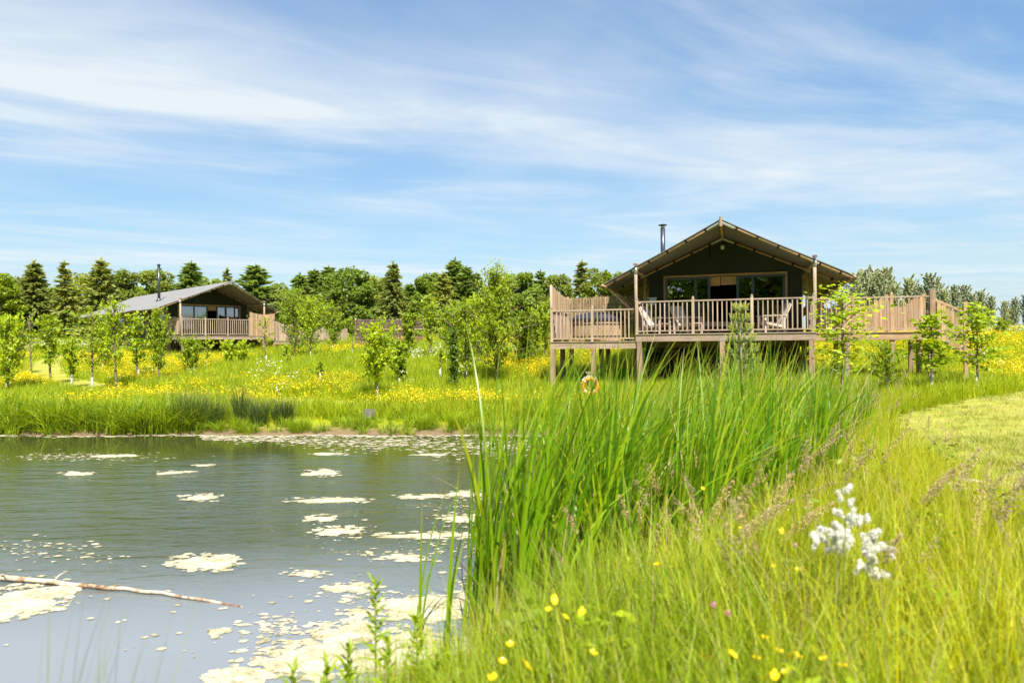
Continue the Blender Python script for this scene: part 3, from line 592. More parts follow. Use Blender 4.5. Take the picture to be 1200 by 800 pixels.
    m_ = MB(); m_.lathe([(0.2, rz(fu)-0.12), (0.16, rz(fu)+0.03), (0.1, rz(fu)+0.12)], (fu, fv, 0), 14); m_.build('flue_collar', M['flue'], fl)
    # decks, rails, posts
    def post(u, v, top, s=0.15):
        b = min(gy(u, v)-0.3, top-0.6); m_ = MB(); m_.box(-s/2, s/2, -s/2, s/2, b, top); m_.build('deck_post', M['post'], root, (u, v, 0))
    deck(root, 0.0, W, 0.0, WY+0.02, zd, wx)
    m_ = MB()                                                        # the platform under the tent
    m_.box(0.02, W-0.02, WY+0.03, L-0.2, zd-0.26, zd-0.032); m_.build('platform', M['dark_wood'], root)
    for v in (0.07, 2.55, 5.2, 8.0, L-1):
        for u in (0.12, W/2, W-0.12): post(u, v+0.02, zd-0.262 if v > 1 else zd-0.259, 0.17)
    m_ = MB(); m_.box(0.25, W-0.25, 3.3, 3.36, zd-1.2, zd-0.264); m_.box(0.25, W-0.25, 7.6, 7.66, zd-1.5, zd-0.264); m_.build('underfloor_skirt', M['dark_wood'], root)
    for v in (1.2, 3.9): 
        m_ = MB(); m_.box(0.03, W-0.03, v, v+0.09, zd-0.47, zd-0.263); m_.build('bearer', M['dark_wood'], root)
    if main:
        railing(root, (0.045, 0.05), (W-0.045, 0.05), zd, 3, wz, wx)
        railing(root, (W-0.045, 0.095), (W-0.045, 1.15), zd, 1, wz, wx, first=False)
        railing(root, (0.045, 0.7), (0.045, 1.9), zd, 1, wz, wx, first=False)
        # lower wing on the left, for the tub
        zl = zd-0.235
        deck(root, -3.05, -0.004, 0.05, 3.2, zl, wx)
        railing(root, (-3.0, 0.1), (-0.06, 0.1), zl, 2, wz, wx, last=False)
        railing(root, (-3.0, 0.145), (-3.0, 2.9), zl, 2, wz, wx, first=False, last=False)
        for u, v in ((-2.98, 0.13), (-1.5, 0.13), (-2.98, 1.6), (-1.5, 1.6), (-2.98, 3.1), (-1.5, 3.1), (-0.2, 1.7)): post(u, v, zl-0.262, 0.16)
        # entrance wing on the right with concave board panels and a boarded stair
        zr = zd-0.02
        deck(root, W+0.004, 9.2, 0.62, 3.4, zr, M['warm_x'])
        railing(root, (W+0.05, 0.67), (9.1, 0.67), zr, 3, M['warm_z'], M['wood_x'], first=False)
        for u, v in ((W+1.0, 0.72), (W+2.3, 0.72), (9.08, 0.72), (W+1.2, 2.2), (9.08, 2.2), (W+1.0, 3.3), (9.08, 3.3)): post(u, v, zr-0.262, 0.14)
        m_ = MB(); m_.box(-0.075, 0.075, -0.075, 0.075, zr, zr+1.3); m_.build('corner_post', M['post'], root, (9.12, 0.69, 0))
        bd = MB(); bd.box(-0.055, 0.055, -0.011, 0.011, 0, 1.0); bmesh_ = bd.mesh('fence_board', M['warm_z'])
        pf = MB(); pf.bar((W+0.1, 1.78, zr+0.3), (9.1, 1.78, zr+0.3), 0.05, 0.07)
        for k in range(4): pf.box(W+0.15+k*1.08, W+0.24+k*1.08, 1.74, 1.82, zr, zr+1.25)
        pn = pf.build('board_fence', M['warm_x'], root)
        for k in range(28):
            t = (k % 9.0)/8.0; hh = 1.15-0.36*math.sin(math.pi*t); put('fence_board', bmesh_, pn, (W+0.16+k*0.118, 1.72, zr+0.04), (0, 0, 0), (1, 1, hh))
        # stair down to the right: boarded side and treads
        sp = MB(); sp.bar((9.2, 0.66, zr+0.98), (10.0, 0.66, zr+0.56), 0.05, 0.07); sp.box(9.95, 10.05, 0.6, 0.70, gy(10, .66)-0.2, zr+0.9); st = sp.build('stair_side', M['warm_x'], root)
        for k in range(6):
            u = 9.29+k*0.122; t_ = zr+0.98-0.528*(u-9.2)-0.16*math.sin(math.pi*(u-9.2)/1.8); b_ = zr-0.25-0.528*(u-9.2); put('fence_board', bmesh_, st, (u, 0.64, b_), (0, 0, 0), (1, 1, t_-b_))
        for k in range(4):
            m_ = MB(); m_.box(9.22+k*0.3, 9.55+k*0.3, 0.72, 1.75, zr-0.2-k*0.19, zr-0.16-k*0.19); m_.build('tread', M['warm_x'], root)
    else:
        railing(root, (0.045, 0.05), (4.55, 0.05), zd, 3, wz, wx)
        railing(root, (0.045, 0.095), (0.045, 2.5), zd, 2, wz, wx, first=False)
        # board screen closing the right end of the deck
        bd = MB(); bd.box(-0.06, 0.06, -0.012, 0.012, 0, 1.0); bmesh_ = bd.mesh('screen_board', M['warm_z'])
        pf = MB(); pf.box(4.6, 4.72, 0.0, 0.12, zd-0.3, zd+1.65); pf.box(W+0.55, W+0.64, 0.0, 0.1, zd-0.3, zd+1.5); pf.bar((4.7, 0.06, zd+0.4), (W+0.6, 0.06, zd+0.4), 0.05, 0.07); pn = pf.build('board_screen', M['warm_x'], root)
        for k in range(13):
            put('screen_board', bmesh_, pn, (4.78+k*0.132, 0.025, zd-0.2), (0, 0, 0), (1, 1, 1.8-0.1*math.sin(math.pi*k/12)))
        zl = zd-0.35
        deck(root, 6.36, 12.6, 0.1, 3.0, zl, wx)
        bd = MB(); bd.box(-0.06, 0.06, -0.012, 0.012, 0, 1.0); bm2 = bd.mesh('fence_board', M['wood_z'])
        pf = MB(); pf.bar((6.4, 0.16, zl+0.3), (12.5, 0.16, zl+0.3), 0.05, 0.07); pn = pf.build('board_fence', wx, root)
        for k in range(46):
            t = (k % 15)/14; put('fence_board', bm2, pn, (6.45+k*0.132, 0.12, zl+0.02), (0, 0, 0), (1, 1, (1.45 if k < 15 else 0.95)-0.3*math.sin(math.pi*t)))
        for u in (6.4, 8.4, 10.4, 12.4):
            for v in (0.18, 2.8): post(u, v, zl-0.262, 0.14)
    return root
LY1, LY2 = R(-18), R(46)
lodge1 = lodge((4.26, 23.5, 0.54), LY1, 2.0, 11.5, 'large canvas lodge on stilts with dark green gable and open glass doors, behind the reeds', True)
lodge2 = lodge((-21.4, 44.2, 1.0), LY2, 2.0, 18.5, 'farther canvas lodge at the left whose long pale roof carries a tall black flue', False)
def L1(u, v, w=0.0):
    c, s = math.cos(LY1), math.sin(LY1); return (4.26+u*c-v*s, 23.5+u*s+v*c, 0.54+2.0+w)
def L2(u, v, w=0.0):
    c, s = math.cos(LY2), math.sin(LY2); return (-21.4+u*c-v*s, 44.2+u*s+v*c, 1.0+2.0+w)

# ------------------------------------------------------------------ things on and round the decks
def brushwood_screen():
    z0 = -0.235; c = L1(-3.0, 0.3, z0)
    root = tag(empty('brushwood_screen', c, LY1), 'tall curved screen of dry brushwood canes round the tub deck, highest at its front edge', 'screen')
    rg = random.Random(4)
    def top(s): return 2.02-0.30*math.sin(min(1, s/2.6)*math.pi*0.5)*1.0+0.10*max(0, (s-2.6))/3.0      # s runs along the path
    path = [(-0.06, 0), (-0.06, 2.75), (2.85, 2.75)]
    segs = [((-0.06, 0.0), (-0.06, 2.75), 0.0), ((-0.06, 2.75), (2.85, 2.75), 2.75)]
    for a, b, s0 in segs:
        d = Vector((b[0]-a[0], b[1]-a[1], 0)); Ls = d.length; e = d.normalized(); nrm = Vector((-e.y, e.x, 0)); n = int(Ls/0.02)
        V, F = [], []; 
        for k in range(n*2):
            t = (k/(n*2))*Ls+rg.uniform(-.006, .006); p = Vector((a[0], a[1], 0))+e*t+nrm*rg.uniform(-0.035, 0.035); hh = top(s0+t)+rg.uniform(-0.05, 0.035); r = rg.uniform(0.006, 0.014)
            lean = e*rg.uniform(-0.05, 0.05); k0 = len(V)
            for q, rr in ((p, r), (p+lean+Vector((0, 0, hh)), r*0.7)):
                for j in range(3):
                    an = j*2.094+k; V.append(q+(e*math.cos(an)+nrm*math.sin(an))*rr)
            F += [(k0+j, k0+(j+1) % 3, k0+3+(j+1) % 3, k0+3+j) for j in range(3)]
        o = put('cane_panel', np_mesh('cane_panel', [tuple(v) for v in V], F, M['cane']), root); o['kind'] = 'stuff'
        for zz in (0.35, 1.0, 1.45):
            m_ = MB(); m_.bar((a[0]+nrm.x*.05, a[1]+nrm.y*.05, zz), (b[0]+nrm.x*.05, b[1]+nrm.y*.05, zz), 0.03, 0.05); m_.build('rail', M['wood_x'], root)
    for p, h_ in (((-0.06, -0.05), 2.06), ((-0.12, 2.8), 1.8), ((1.4, 2.83), 1.75), ((2.9, 2.82), 1.78)):
        m_ = MB(); m_.tube([(p[0], p[1], 0), (p[0], p[1], h_)], 0.05, 8); m_.build('post', M['wood_z'], root, smooth=True)
brushwood_screen()

def hot_tub():
    root = tag(empty('hot_tub', L1(-1.62, 1.75, -0.235), LY1), 'round wooden hot tub under a domed charcoal cover on the lower deck', 'hot tub')
    n = 34; r = 0.98; hh = 0.74; w = 2*r*math.tan(math.pi/n)
    m_ = MB(); m_.prism([(-w/2+0.003, -0.025), (w/2-0.003, -0.025), (w/2-0.001, 0.025), (-w/2+0.001, 0.025)], 'z', 0.02, hh); sm = m_.mesh('stave', M['warm_z'])
    m_ = MB(); m_.lathe([(r-0.06, 0.03), (r-0.04, 0.05), (r-0.04, hh-0.05)], n=n); body = m_.build('tub_liner', M['dark_wood'], root)
    for k in range(n):
        a = 2*math.pi*k/n; put('stave', sm, root, (r*math.cos(a), r*math.sin(a), 0), (0, 0, a-math.pi/2+math.pi))
    for z in (0.16, 0.60):
        V = MB(); N = 40
        prof = [(r+0.027, z), (r+0.034, z), (r+0.034, z+0.045), (r+0.027, z+0.045)]
        for j in range(N):
            a0, a1 = 2*math.pi*j/N, 2*math.pi*(j+1)/N; k0 = [(q*math.cos(a), q*math.sin(a), zz) for a in (a0, a1) for q, zz in prof]
            V.add(k0, [(i, (i+1) % 4, 4+(i+1) % 4, 4+i) for i in range(4)])
        V.build('hoop', M['strap'], root)
    m_ = MB(); m_.lathe([(r+0.06, hh+0.003), (r+0.07, hh+0.10), (r-0.1, hh+0.24), (r*0.5, hh+0.34), (0.04, hh+0.37)], n=32); m_.build('cover', M['lid'], root, smooth=False)
    st = MB()
    for k in range(3): st.box(-0.3, 0.3, -1.55+k*0.2, -1.37+k*0.2, 0.16+k*0.2, 0.2+k*0.2)
    for x in (-0.3, 0.27): st.prism([(-1.55, 0.0), (-0.98, 0.0), (-0.98, 0.57), (-1.55, 0.155)], 'x', x, x+0.03)
    o = st.build('tub_steps', M['dark_wood'], None, L1(-2.62, 2.35, -0.235)); o.rotation_euler = (0, 0, LY1+0.5)
    tag(o, 'small dark wooden steps standing beside the hot tub', 'steps')
hot_tub()

def deck_chair(loc, rz, label):
    root = tag(empty('garden_chair', loc, rz), label, 'chair', 'wooden garden chairs on the near lodge deck')
    w = 0.62; mat = M['chair_wood']
    s = MB(); s.box(-w/2, w/2, -0.02, 0.03, 0.36, 0.38); seat = s.build('seat', mat, root)
    sl_ = MB(); sl_.box(-w/2, w/2, 0, 0.085, -0.011, 0.011); sm = sl_.mesh('seat_slat', mat)
    for k in range(6): put('seat_slat', sm, seat, (0, 0.035+k*0.092, 0.37-k*0.022), (-0.22, 0, 0))
    b = MB(); b.bar((-w/2+.04, 0.60, 0.26), (-w/2+.04, 0.90, 0.95), 0.04, 0.05, (1, 0, 0)); b.bar((w/2-.04, 0.60, 0.26), (w/2-.04, 0.90, 0.95), 0.04, 0.05, (1, 0, 0)); back = b.build('backrest', mat, root)
    bs = MB(); bs.bar((0, 0.585, 0.28), (0, 0.895, 0.99), 0.102, 0.02, (1, 0, 0)); bm2 = bs.mesh('back_slat', mat)
    bs = MB(); bs.bar((0, 0.585, 0.28), (0, 0.895, 0.99), 0.02, 0.102, (1, 0, 0)); bm2 = bs.mesh('back_slat', mat)
    for k in range(5): put('back_slat', bm2, back, (-0.22+k*0.11, -0.03, 0.0))
    for s_ in (-1, 1):
        x = s_*(w/2+0.03)
        m_ = MB(); m_.box(x-0.055, x+0.055, -0.06, 0.72, 0.56, 0.585); m_.build('arm', mat, root)
        for y0, y1, h_ in ((0.0, 0.06, 0.559), (0.62, 0.68, 0.559)):
            m_ = MB(); m_.box(x-0.022, x+0.022, y0, y1, 0, h_); m_.build('leg', mat, root)
        m_ = MB(); m_.bar((x-s_*0.045, 0.0, 0.35), (x-s_*0.045, 0.66, 0.2), 0.025, 0.08); m_.build('side_rail', mat, root)
    return root
deck_chair(L1(0.95, 0.62), LY1+R(65), 'wooden garden chair nearest the lower tub deck')
deck_chair(L1(1.95, 0.66), LY1+R(50), 'wooden garden chair between the other chair and the open doors')
deck_chair(L1(4.1, 0.85), LY1+R(-75), 'wooden garden chair facing the open doors, before the right-hand window')
def bench():
    root = tag(empty('low_bench', L1(2.55, 1.9), LY1), 'long low slatted wooden bench before the open doorway', 'bench')
    sl_ = MB(); sl_.box(-0.8, 0.8, 0, 0.1, 0.40, 0.43); sm = sl_.mesh('slat', M['wood_x'])
    for k in range(4): put('slat', sm, root, (0, k*0.112, 0))
    m_ = MB(); m_.box(-0.8, 0.8, 0.01, 0.035, 0.26, 0.399); m_.build('apron', M['wood_x'], root)
    for x in (-0.74, 0.68):
        for y in (0.04, 0.36):
            m_ = MB(); m_.box(x, x+0.06, y, y+0.06, 0, 0.398); m_.build('leg', M['wood_z'], root)
bench()
def lantern():
    root = tag(empty('notice_box', L1(0.32, 2.42, 1.12), LY1), 'small pale blue-white box fixed to the gable left of the doors', 'notice')
    m_ = MB(); m_.box(-0.13, 0.13, 0.0, 0.16, 0, 0.26); m_.build('box_body', M['notice'], root)
    m_ = MB(); m_.box(-0.145, 0.145, -0.015, 0.165, 0.262, 0.285); m_.build('lid', M['whiteband'], root)
lantern()
def pot_plant():
    root = tag(empty('potted_plant', L1(0.30, 2.2), LY1), 'leafy pot plant standing under the pale box by the gable', 'plant')
    m_ = MB(); m_.lathe([(0.13, 0), (0.18, 0.3), (0.2, 0.31), (0.19, 0.35), (0.15, 0.33)], n=14); m_.build('pot', M['lid'], root)
    rg = np.random.default_rng(8); c = rg.normal(size=(160, 3))*(0.15, 0.15, 0.2)+(0, 0, 0.68)
    V, F = leaves(rg, c, 0.11, 0.05); put('foliage', np_mesh('foliage', V, F, M['leaf_mid']), root)
def leaves(rg, C, lx, lw, up=0.5, jit=0.35, fold=True):
    """one folded diamond leaf at each centre; lx, lw: length and width"""
    C = np.asarray(C); n = len(C)
    d = rg.normal(size=(n, 3)); d[:, 2] = d[:, 2]*0.6-0.1; d /= np.linalg.norm(d, axis=1)[:, None]
    u = rg.normal(size=(n, 3))+np.array([0.2, -0.9, 1.0])*up*1.7      # leaves turn to the light;
    w = np.cross(d, u); w /= np.linalg.norm(w, axis=1)[:, None]+1e-9
    nn = np.cross(w, d); s = rg.uniform(1-jit, 1+jit, (n, 1))
    a = C-d*lx*0.5*s; b = C+d*lx*0.5*s; l = C+w*lw*0.5*s-d*lx*0.05*s+nn*lw*0.18*s; r = C-w*lw*0.5*s-d*lx*0.05*s+nn*lw*0.18*s
    V = np.stack([a, l, b, r], 1).reshape(-1, 3); F = np.arange(4*n).reshape(n, 4)
    return V, F
pot_plant()

def life_ring():
    X, Y = at_depth(691, 452, 20.0)[:2]; g = gz(X, Y); zc = at_depth(691, 452, 20.0)[2]
    root = tag(empty('life_ring_stand', (X, Y+0.08, g)), 'short wooden stake by the water that carries the orange life ring', 'stake')
    m_ = MB(); m_.box(-0.06, 0.06, -0.05, 0.05, -0.3, zc-g+0.42); m_.build('stake', M['post'], root)
    m_ = MB(); m_.tube([(0, -0.05, zc-g+0.36), (0, -0.12, zc-g+0.34), (0, -0.13, zc-g+0.38)], 0.012, 6); m_.build('hook', M['steel'], root)
    lr = tag(empty('life_ring', (X, Y-0.06, zc)), 'orange life ring with white bands hanging on a stake beyond the reeds', 'life ring')
    mb = MB(); n, k, Rr, r = 40, 10, 0.215, 0.055
    vs = [((Rr+r*math.cos(b))*math.cos(a), r*0.8*math.sin(b), (Rr+r*math.cos(b))*math.sin(a)) for a in [2*math.pi*i/n for i in range(n)] for b in [2*math.pi*j/k for j in range(k)]]
    mb.add(vs, [(i*k+j, i*k+(j+1) % k, ((i+1) % n)*k+(j+1) % k, ((i+1) % n)*k+j) for i in range(n) for j in range(k)])
    mb.build('ring', M['orange'], lr, smooth=True)
    for q in range(4):
        mb = MB(); a0 = R(45+90*q); pts = []
        vs = [((Rr+(r+0.004)*math.cos(b))*math.cos(a), (r+0.004)*0.82*math.sin(b), (Rr+(r+0.004)*math.cos(b))*math.sin(a)) for a in [a0+R(-5.4+3.6*i) for i in range(4)] for b in [2*math.pi*j/k for j in range(k)]]
        mb.add(vs, [(i*k+j, i*k+(j+1) % k, (i+1)*k+(j+1) % k, (i+1)*k+j) for i in range(3) for j in range(k)]); mb.build('band', M['whiteband'], lr, smooth=True)
    m_ = MB(); m_.tube([(math.cos(a)*0.29, -0.01, math.sin(a)*0.29) for a in [R(x) for x in range(40, 141, 10)]], 0.009, 5); m_.build('grab_rope', M['whiteband'], lr)
life_ring()

def hurdle_fence():
    a = at_depth(417, 404, 45.0); b = at_depth(496, 404, 46.0); g = gz((a[0]+b[0])/2, 45.5)
    ang = math.atan2(b[1]-a[1], b[0]-a[0]); Ls = math.hypot(b[0]-a[0], b[1]-a[1])
    root = tag(empty('hurdle_fence', (a[0], a[1], g), ang), 'dark woven willow hurdle fence between the two lodges', 'fence')
    rg = random.Random(9)
    V, F = [], []
    for k in range(95):
        z = 0.12+k*0.0192; ph = k % 2
        pts = [(x, (0.03 if (i+ph) % 2 else -0.03), z+rg.uniform(-.008, .008)) for i, x in enumerate(np.linspace(-0.02+rg.uniform(-.05, .03), Ls+rg.uniform(-.03, .05), 13))]; k0 = len(V); r = rg.uniform(0.009, 0.014)
        for p in pts:
            for j in range(3): V.append((p[0], p[1]+r*math.cos(j*2.094), p[2]+r*math.sin(j*2.094)))
        for i in range(12): F += [(k0+i*3+j, k0+i*3+(j+1) % 3, k0+(i+1)*3+(j+1) % 3, k0+(i+1)*3+j) for j in range(3)]
    o = put('woven_panel', np_mesh('woven_panel', V, F, M['hurdle']), root); o['kind'] = 'stuff'
    for i, x in enumerate((0.0, Ls*0.33, Ls*0.66, Ls)):
        m_ = MB(); m_.tube([(x, 0.06, -0.3), (x, 0.06, (2.03, 1.96, 1.98, 2.2)[i])], 0.055, 8); m_.build('post', M['rafter'] if i in (0, 3) else M['post'], root, smooth=True)
    m_ = MB(); m_.bar((0.05, -0.06, 1.27), (Ls-0.05, -0.06, 1.3), 0.02, 0.05); m_.build('rail', M['wood_x'], root)
    m_ = MB(); m_.box(-0.05, Ls+0.05, -0.09, -0.05, 0.0, 0.2); m_.build('kick_board', M['warm_x'], root)
hurdle_fence()

def floating_branch():
    a = on_water(-60, 676); m1 = on_water(105, 689); m2 = on_water(190, 697); b = on_water(284, 711)
    pts = [Vector((*p, z)) for p, z in ((a, 0.03), (on_water(20, 682), 0.035), (m1, 0.022), (m2, 0.02), (b, 0.0))]
    full = []
    for i in range(4):
        for k in range(4): full.append(pts[i].lerp(pts[i+1], k/4)+Vector((0, 0.012*math.sin(i*5+k*2.1), 0.004*math.sin(k*3+i))))
    full.append(pts[-1]); rr = [(0.024+0.004*math.sin(i*2.3))*(1-i/(len(full)+2))+0.006 for i in range(len(full))]
    root = tag(empty('floating_branch', full[8]), 'long bare pale branch floating on the pond at lower left', 'branch')
    m_ = MB(); m_.tube([p-full[8] for p in full], rr, 8); m_.build('stem', M['bark_peel'], root, smooth=True)
    m_ = MB(); q = full[9]-full[8]; m_.tube([q, q+Vector((0.09, 0.05, 0.02))], [0.013, 0.005], 6); m_.build('twig_stub', M['bark_peel'], root, smooth=True)
    for i, (dx, dy, dz) in ((3, (.12, -.10, .05)), (6, (.06, .12, .06)), (12, (.10, -.05, .03))):
        q = full[i]-full[8]; m_ = MB(); m_.tube([q, q+Vector((dx*.5, dy*.4, dz*.8)), q+Vector((dx, dy, dz))], [0.010, 0.007, 0.003], 6); m_.build('twig_stub', M['bark_peel'], root, smooth=True)
floating_branch()
def stone_block():
    X, Y = hit(433, 492); bm = bmesh.new(); bmesh.ops.create_cube(bm, size=1.0); bmesh.ops.bevel(bm, geom=bm.edges[:], offset=0.12, segments=2, affect='EDGES'); rg = random.Random(3)
    for v in bm.verts: v.co = Vector((v.co.x*0.3, v.co.y*0.28, v.co.z*0.24))+Vector((rg.uniform(-.015, .015), rg.uniform(-.015, .015), rg.uniform(-.015, .015)))
    me = bpy.data.meshes.new('stone_block'); bm.to_mesh(me); bm.free(); me.materials.append(M['stone'])
    tag(put('stone_block', me, None, (X, Y, gz(X, Y)+0.15)), 'small squared grey stone standing in the grass of the far bank', 'stone')
stone_block()

# ------------------------------------------------------------------ algae on the water
def blob(w, h, seed, n=44, rough=0.28):
    rg = random.Random(seed); ph = [(k, rg.uniform(0, 6.28), rg.gauss(0, 1)/(k**0.72)) for k in list(range(2, 13))+[15, 18, 22, 27, 33, 41]]
    P = []
    for i in range(n):
        a = 2*math.pi*i/n; r = 1+rough*sum(c*math.cos(k*a+p) for k, p, c in ph)*0.6; r = max(0.3, r)
        P.append((0.5*w*r*math.cos(a), 0.5*h*r*math.sin(a)))
    return P
def slab(mb, P, c, th, rot=0.0):
    n = len(P); cs, sn = math.cos(rot), math.sin(rot); q = [(c[0]+x*cs-y*sn, c[1]+x*sn+y*cs) for x, y in P]
    vs = [(x, y, -0.015) for x, y in q]+[(x, y, th*0.55) for x, y in q]+[(c[0]+(x-c[0])*0.93, c[1]+(y-c[1])*0.93, th) for x, y in q]+[(c[0], c[1], th*1.15)]
    fs = []
    for i in range(n):
        j = (i+1) % n; fs += [(i, j, n+j, n+i), (n+i, n+j, 2*n+j, 2*n+i), (2*n+i, 2*n+j, 3*n)]
    mb.add(vs, fs)
MATS = [  # photo x, y, width, height, label
    (90,555,40,5,'flat pale algae mat far out at the left'),(203,553.5,38,4,'thin algae sliver on the far water, just below a still smaller sliver'),
    (240,545,22,3,'tiny far algae sliver right of the thin one'),(238,583,50,8,'pointed pale algae mat in mid pond, left of the long flat one'),
    (377,554,40,9,'lobed cream algae mat nearest the middle of the far water'),(385,586,92,7,'long flat cream algae raft in the middle of the pond'),
    (385,532,42,3.5,'narrow algae strip in front of the far bank'),(505,532.5,40,3.5,'narrow algae strip at the far right of the open water'),
    (377,607,34,7,'small ragged algae mat just below the long flat raft'),(397,622,52,10,'broken thin algae patch under the small ragged one'),
    (488,582,52,5,'flat algae raft at right, left of the longest raft there'),(543,579,56,7,'ragged algae raft touching the reeds at the far right'),
    (540,607,50,9,'cream algae mat close to the left edge of the reeds'),(505,627,116,7,'longest thin algae raft reaching into the reeds'),
    (477,653,38,8,'oval algae mat between the long thin raft and the leafy shoots'),(240,659,72,19,'large round cream algae mat alone in open water'),
    (356,672,30,5,'small split algae fleck right of the large round mat'),(410,688,62,9,'slanting algae streak above the tallest leafy shoot'),
    (30,702,92,28,'broad cream algae mat behind the floating branch at the left edge'),(5,716,60,20,'algae mat cut by the left edge under the branch'),
    (258,740,16,5,'single pale algae fleck below the end of the branch'),(276,793,64,16,'domed algae mat at the bottom edge'),
    (365,775,110,40,'big bottom algae mat left of the leafy shoots'),(405,742,60,26,'rounded algae mat behind the leafy shoots'),(378,741,22,10,'small rounded algae piece beside the rounded mat'),
    (468,762,130,50,'widest algae mat among the leafy shoots'),(500,713,130,26,'broad algae mat under the reed edge'),(422,720,22,10,'small algae scrap between two broad mats'),
    (600,700,120,40,'algae mat seen through the first reed stems'),(620,650,90,16,'thin algae mat seen between the reed stems'),(660,690,60,36,'algae mat deep among the reeds'),(590,745,60,20,'algae mat at the foot of the reeds'),
    (700,605,110,14,'far algae mat glimpsed behind the reed stems'),(128,534,62,3.5,'thin broken algae streak under the far left bank')]
def algae():
    for i, (px, py, w, h, lab) in enumerate(MATS):
        X, Y = on_water(px, py); W = w*Y/800; D = h*Y*Y/(800*H); mb = MB(); rg = random.Random(i+70)
        T = []
        m = 4+int(min(5, w*h/500)); cs = [(0, 0, .62)]+[(rg.uniform(-.33, .33), rg.uniform(-.33, .33), rg.uniform(.28, .5)) for _ in range(m)]
        for j, (cx, cy, q) in enumerate(cs):
            th = 0.003+0.0011*j; n = 90; slab(mb, blob(W*q*1.1, D*q*1.1, i*13+j, n, 0.36), (cx*W, cy*D), th); T += [0]*n+[0.0]*n+[0.55]*n+[1]
        o = mb.build('algae_mat', M['algae'], None, (X, Y, 0.0003*(i % 6))); a = o.data.attributes.new('t', 'FLOAT', 'POINT'); a.data.foreach_set('value', T); tag(o, lab, 'algae mat', 'algae mats floating on the pond')
    # crumbs of scum nobody could count
    mb = MB(); rg = random.Random(5)
    def crumbs(n, f, s0, s1):
        for _ in range(n):
            x, y = f(); 
            if pond_sd(np.array([x]), np.array([y]))[0] > -0.05: continue
            s = s0+(s1-s0)*rg.random()**2.2; P = [(s*rg.uniform(.6, 1.2)*math.cos(a)*1.5, s*rg.uniform(.6, 1.2)*math.sin(a)) for a in [k*1.047 for k in range(6)]]
            k0 = [(x+p[0], y+p[1], 0.003+rg.uniform(0, .004)) for p in P]; mb.add(k0, [(0, 1, 2, 3, 4, 5)])
    def around(px, py, w, h):
        def f():
            X, Y = on_water(px+rg.gauss(0, w/2.6), py+rg.gauss(0, h/2.6)); return X, Y
        return f
    for px, py, w, h, n in ((95,535,130,7,420),(40,642,110,16,90),(330,735,70,20,120),(400,622,70,16,70),(440,650,60,8,40),(360,672,50,8,25),(430,700,80,20,60),(520,640,90,20,60),(545,600,60,40,90),(100,655,80,10,25),(470,735,150,50,160),(360,765,160,50,120),(600,690,120,60,200),(30,690,90,40,80),(200,740,260,60,26),(560,590,60,30,60)):
        crumbs(n, around(px, py, w, h), 0.008, 0.035)
    def band():
        px = rg.uniform(235, 620); t = (px-235)/385; py = 512+10*t+rg.gauss(0, 1.6+6.5*min(1, t*1.4)*abs(math.sin(px*0.02))**0.4); return on_water(px, py)
    for (px, py, w, h, lab) in MATS:                    # fragments broken off round every mat
        n = int(6+w*h/14)
        def ring():
            a = rg.uniform(0, 6.28); q = rg.uniform(.42, .62); return on_water(px+math.cos(a)*w*q, py+math.sin(a)*h*q)
        crumbs(min(n, 160), ring, 0.008, 0.05)
    crumbs(2600, band, 0.012, 0.055)
    def shore():
        px = rg.uniform(-20, 640); X, Y = on_water(px, 500); yy = Y
        for k in range(40):
            if pond_sd(np.array([X]), np.array([yy]))[0] < -0.06: break
            yy -= 0.08
        return X, yy-abs(rg.gauss(0, 0.14))
    crumbs(700, shore, 0.02, 0.08)
    o = mb.build('algae_scum', M['algae'], None, (0, 0, 0)); a = o.data.attributes.new('t', 'FLOAT', 'POINT'); a.data.foreach_set('value', [rg.uniform(0, .8) for _ in range(len(mb.v)//6) for k in range(6)]); tag(o, kind='stuff')
algae()

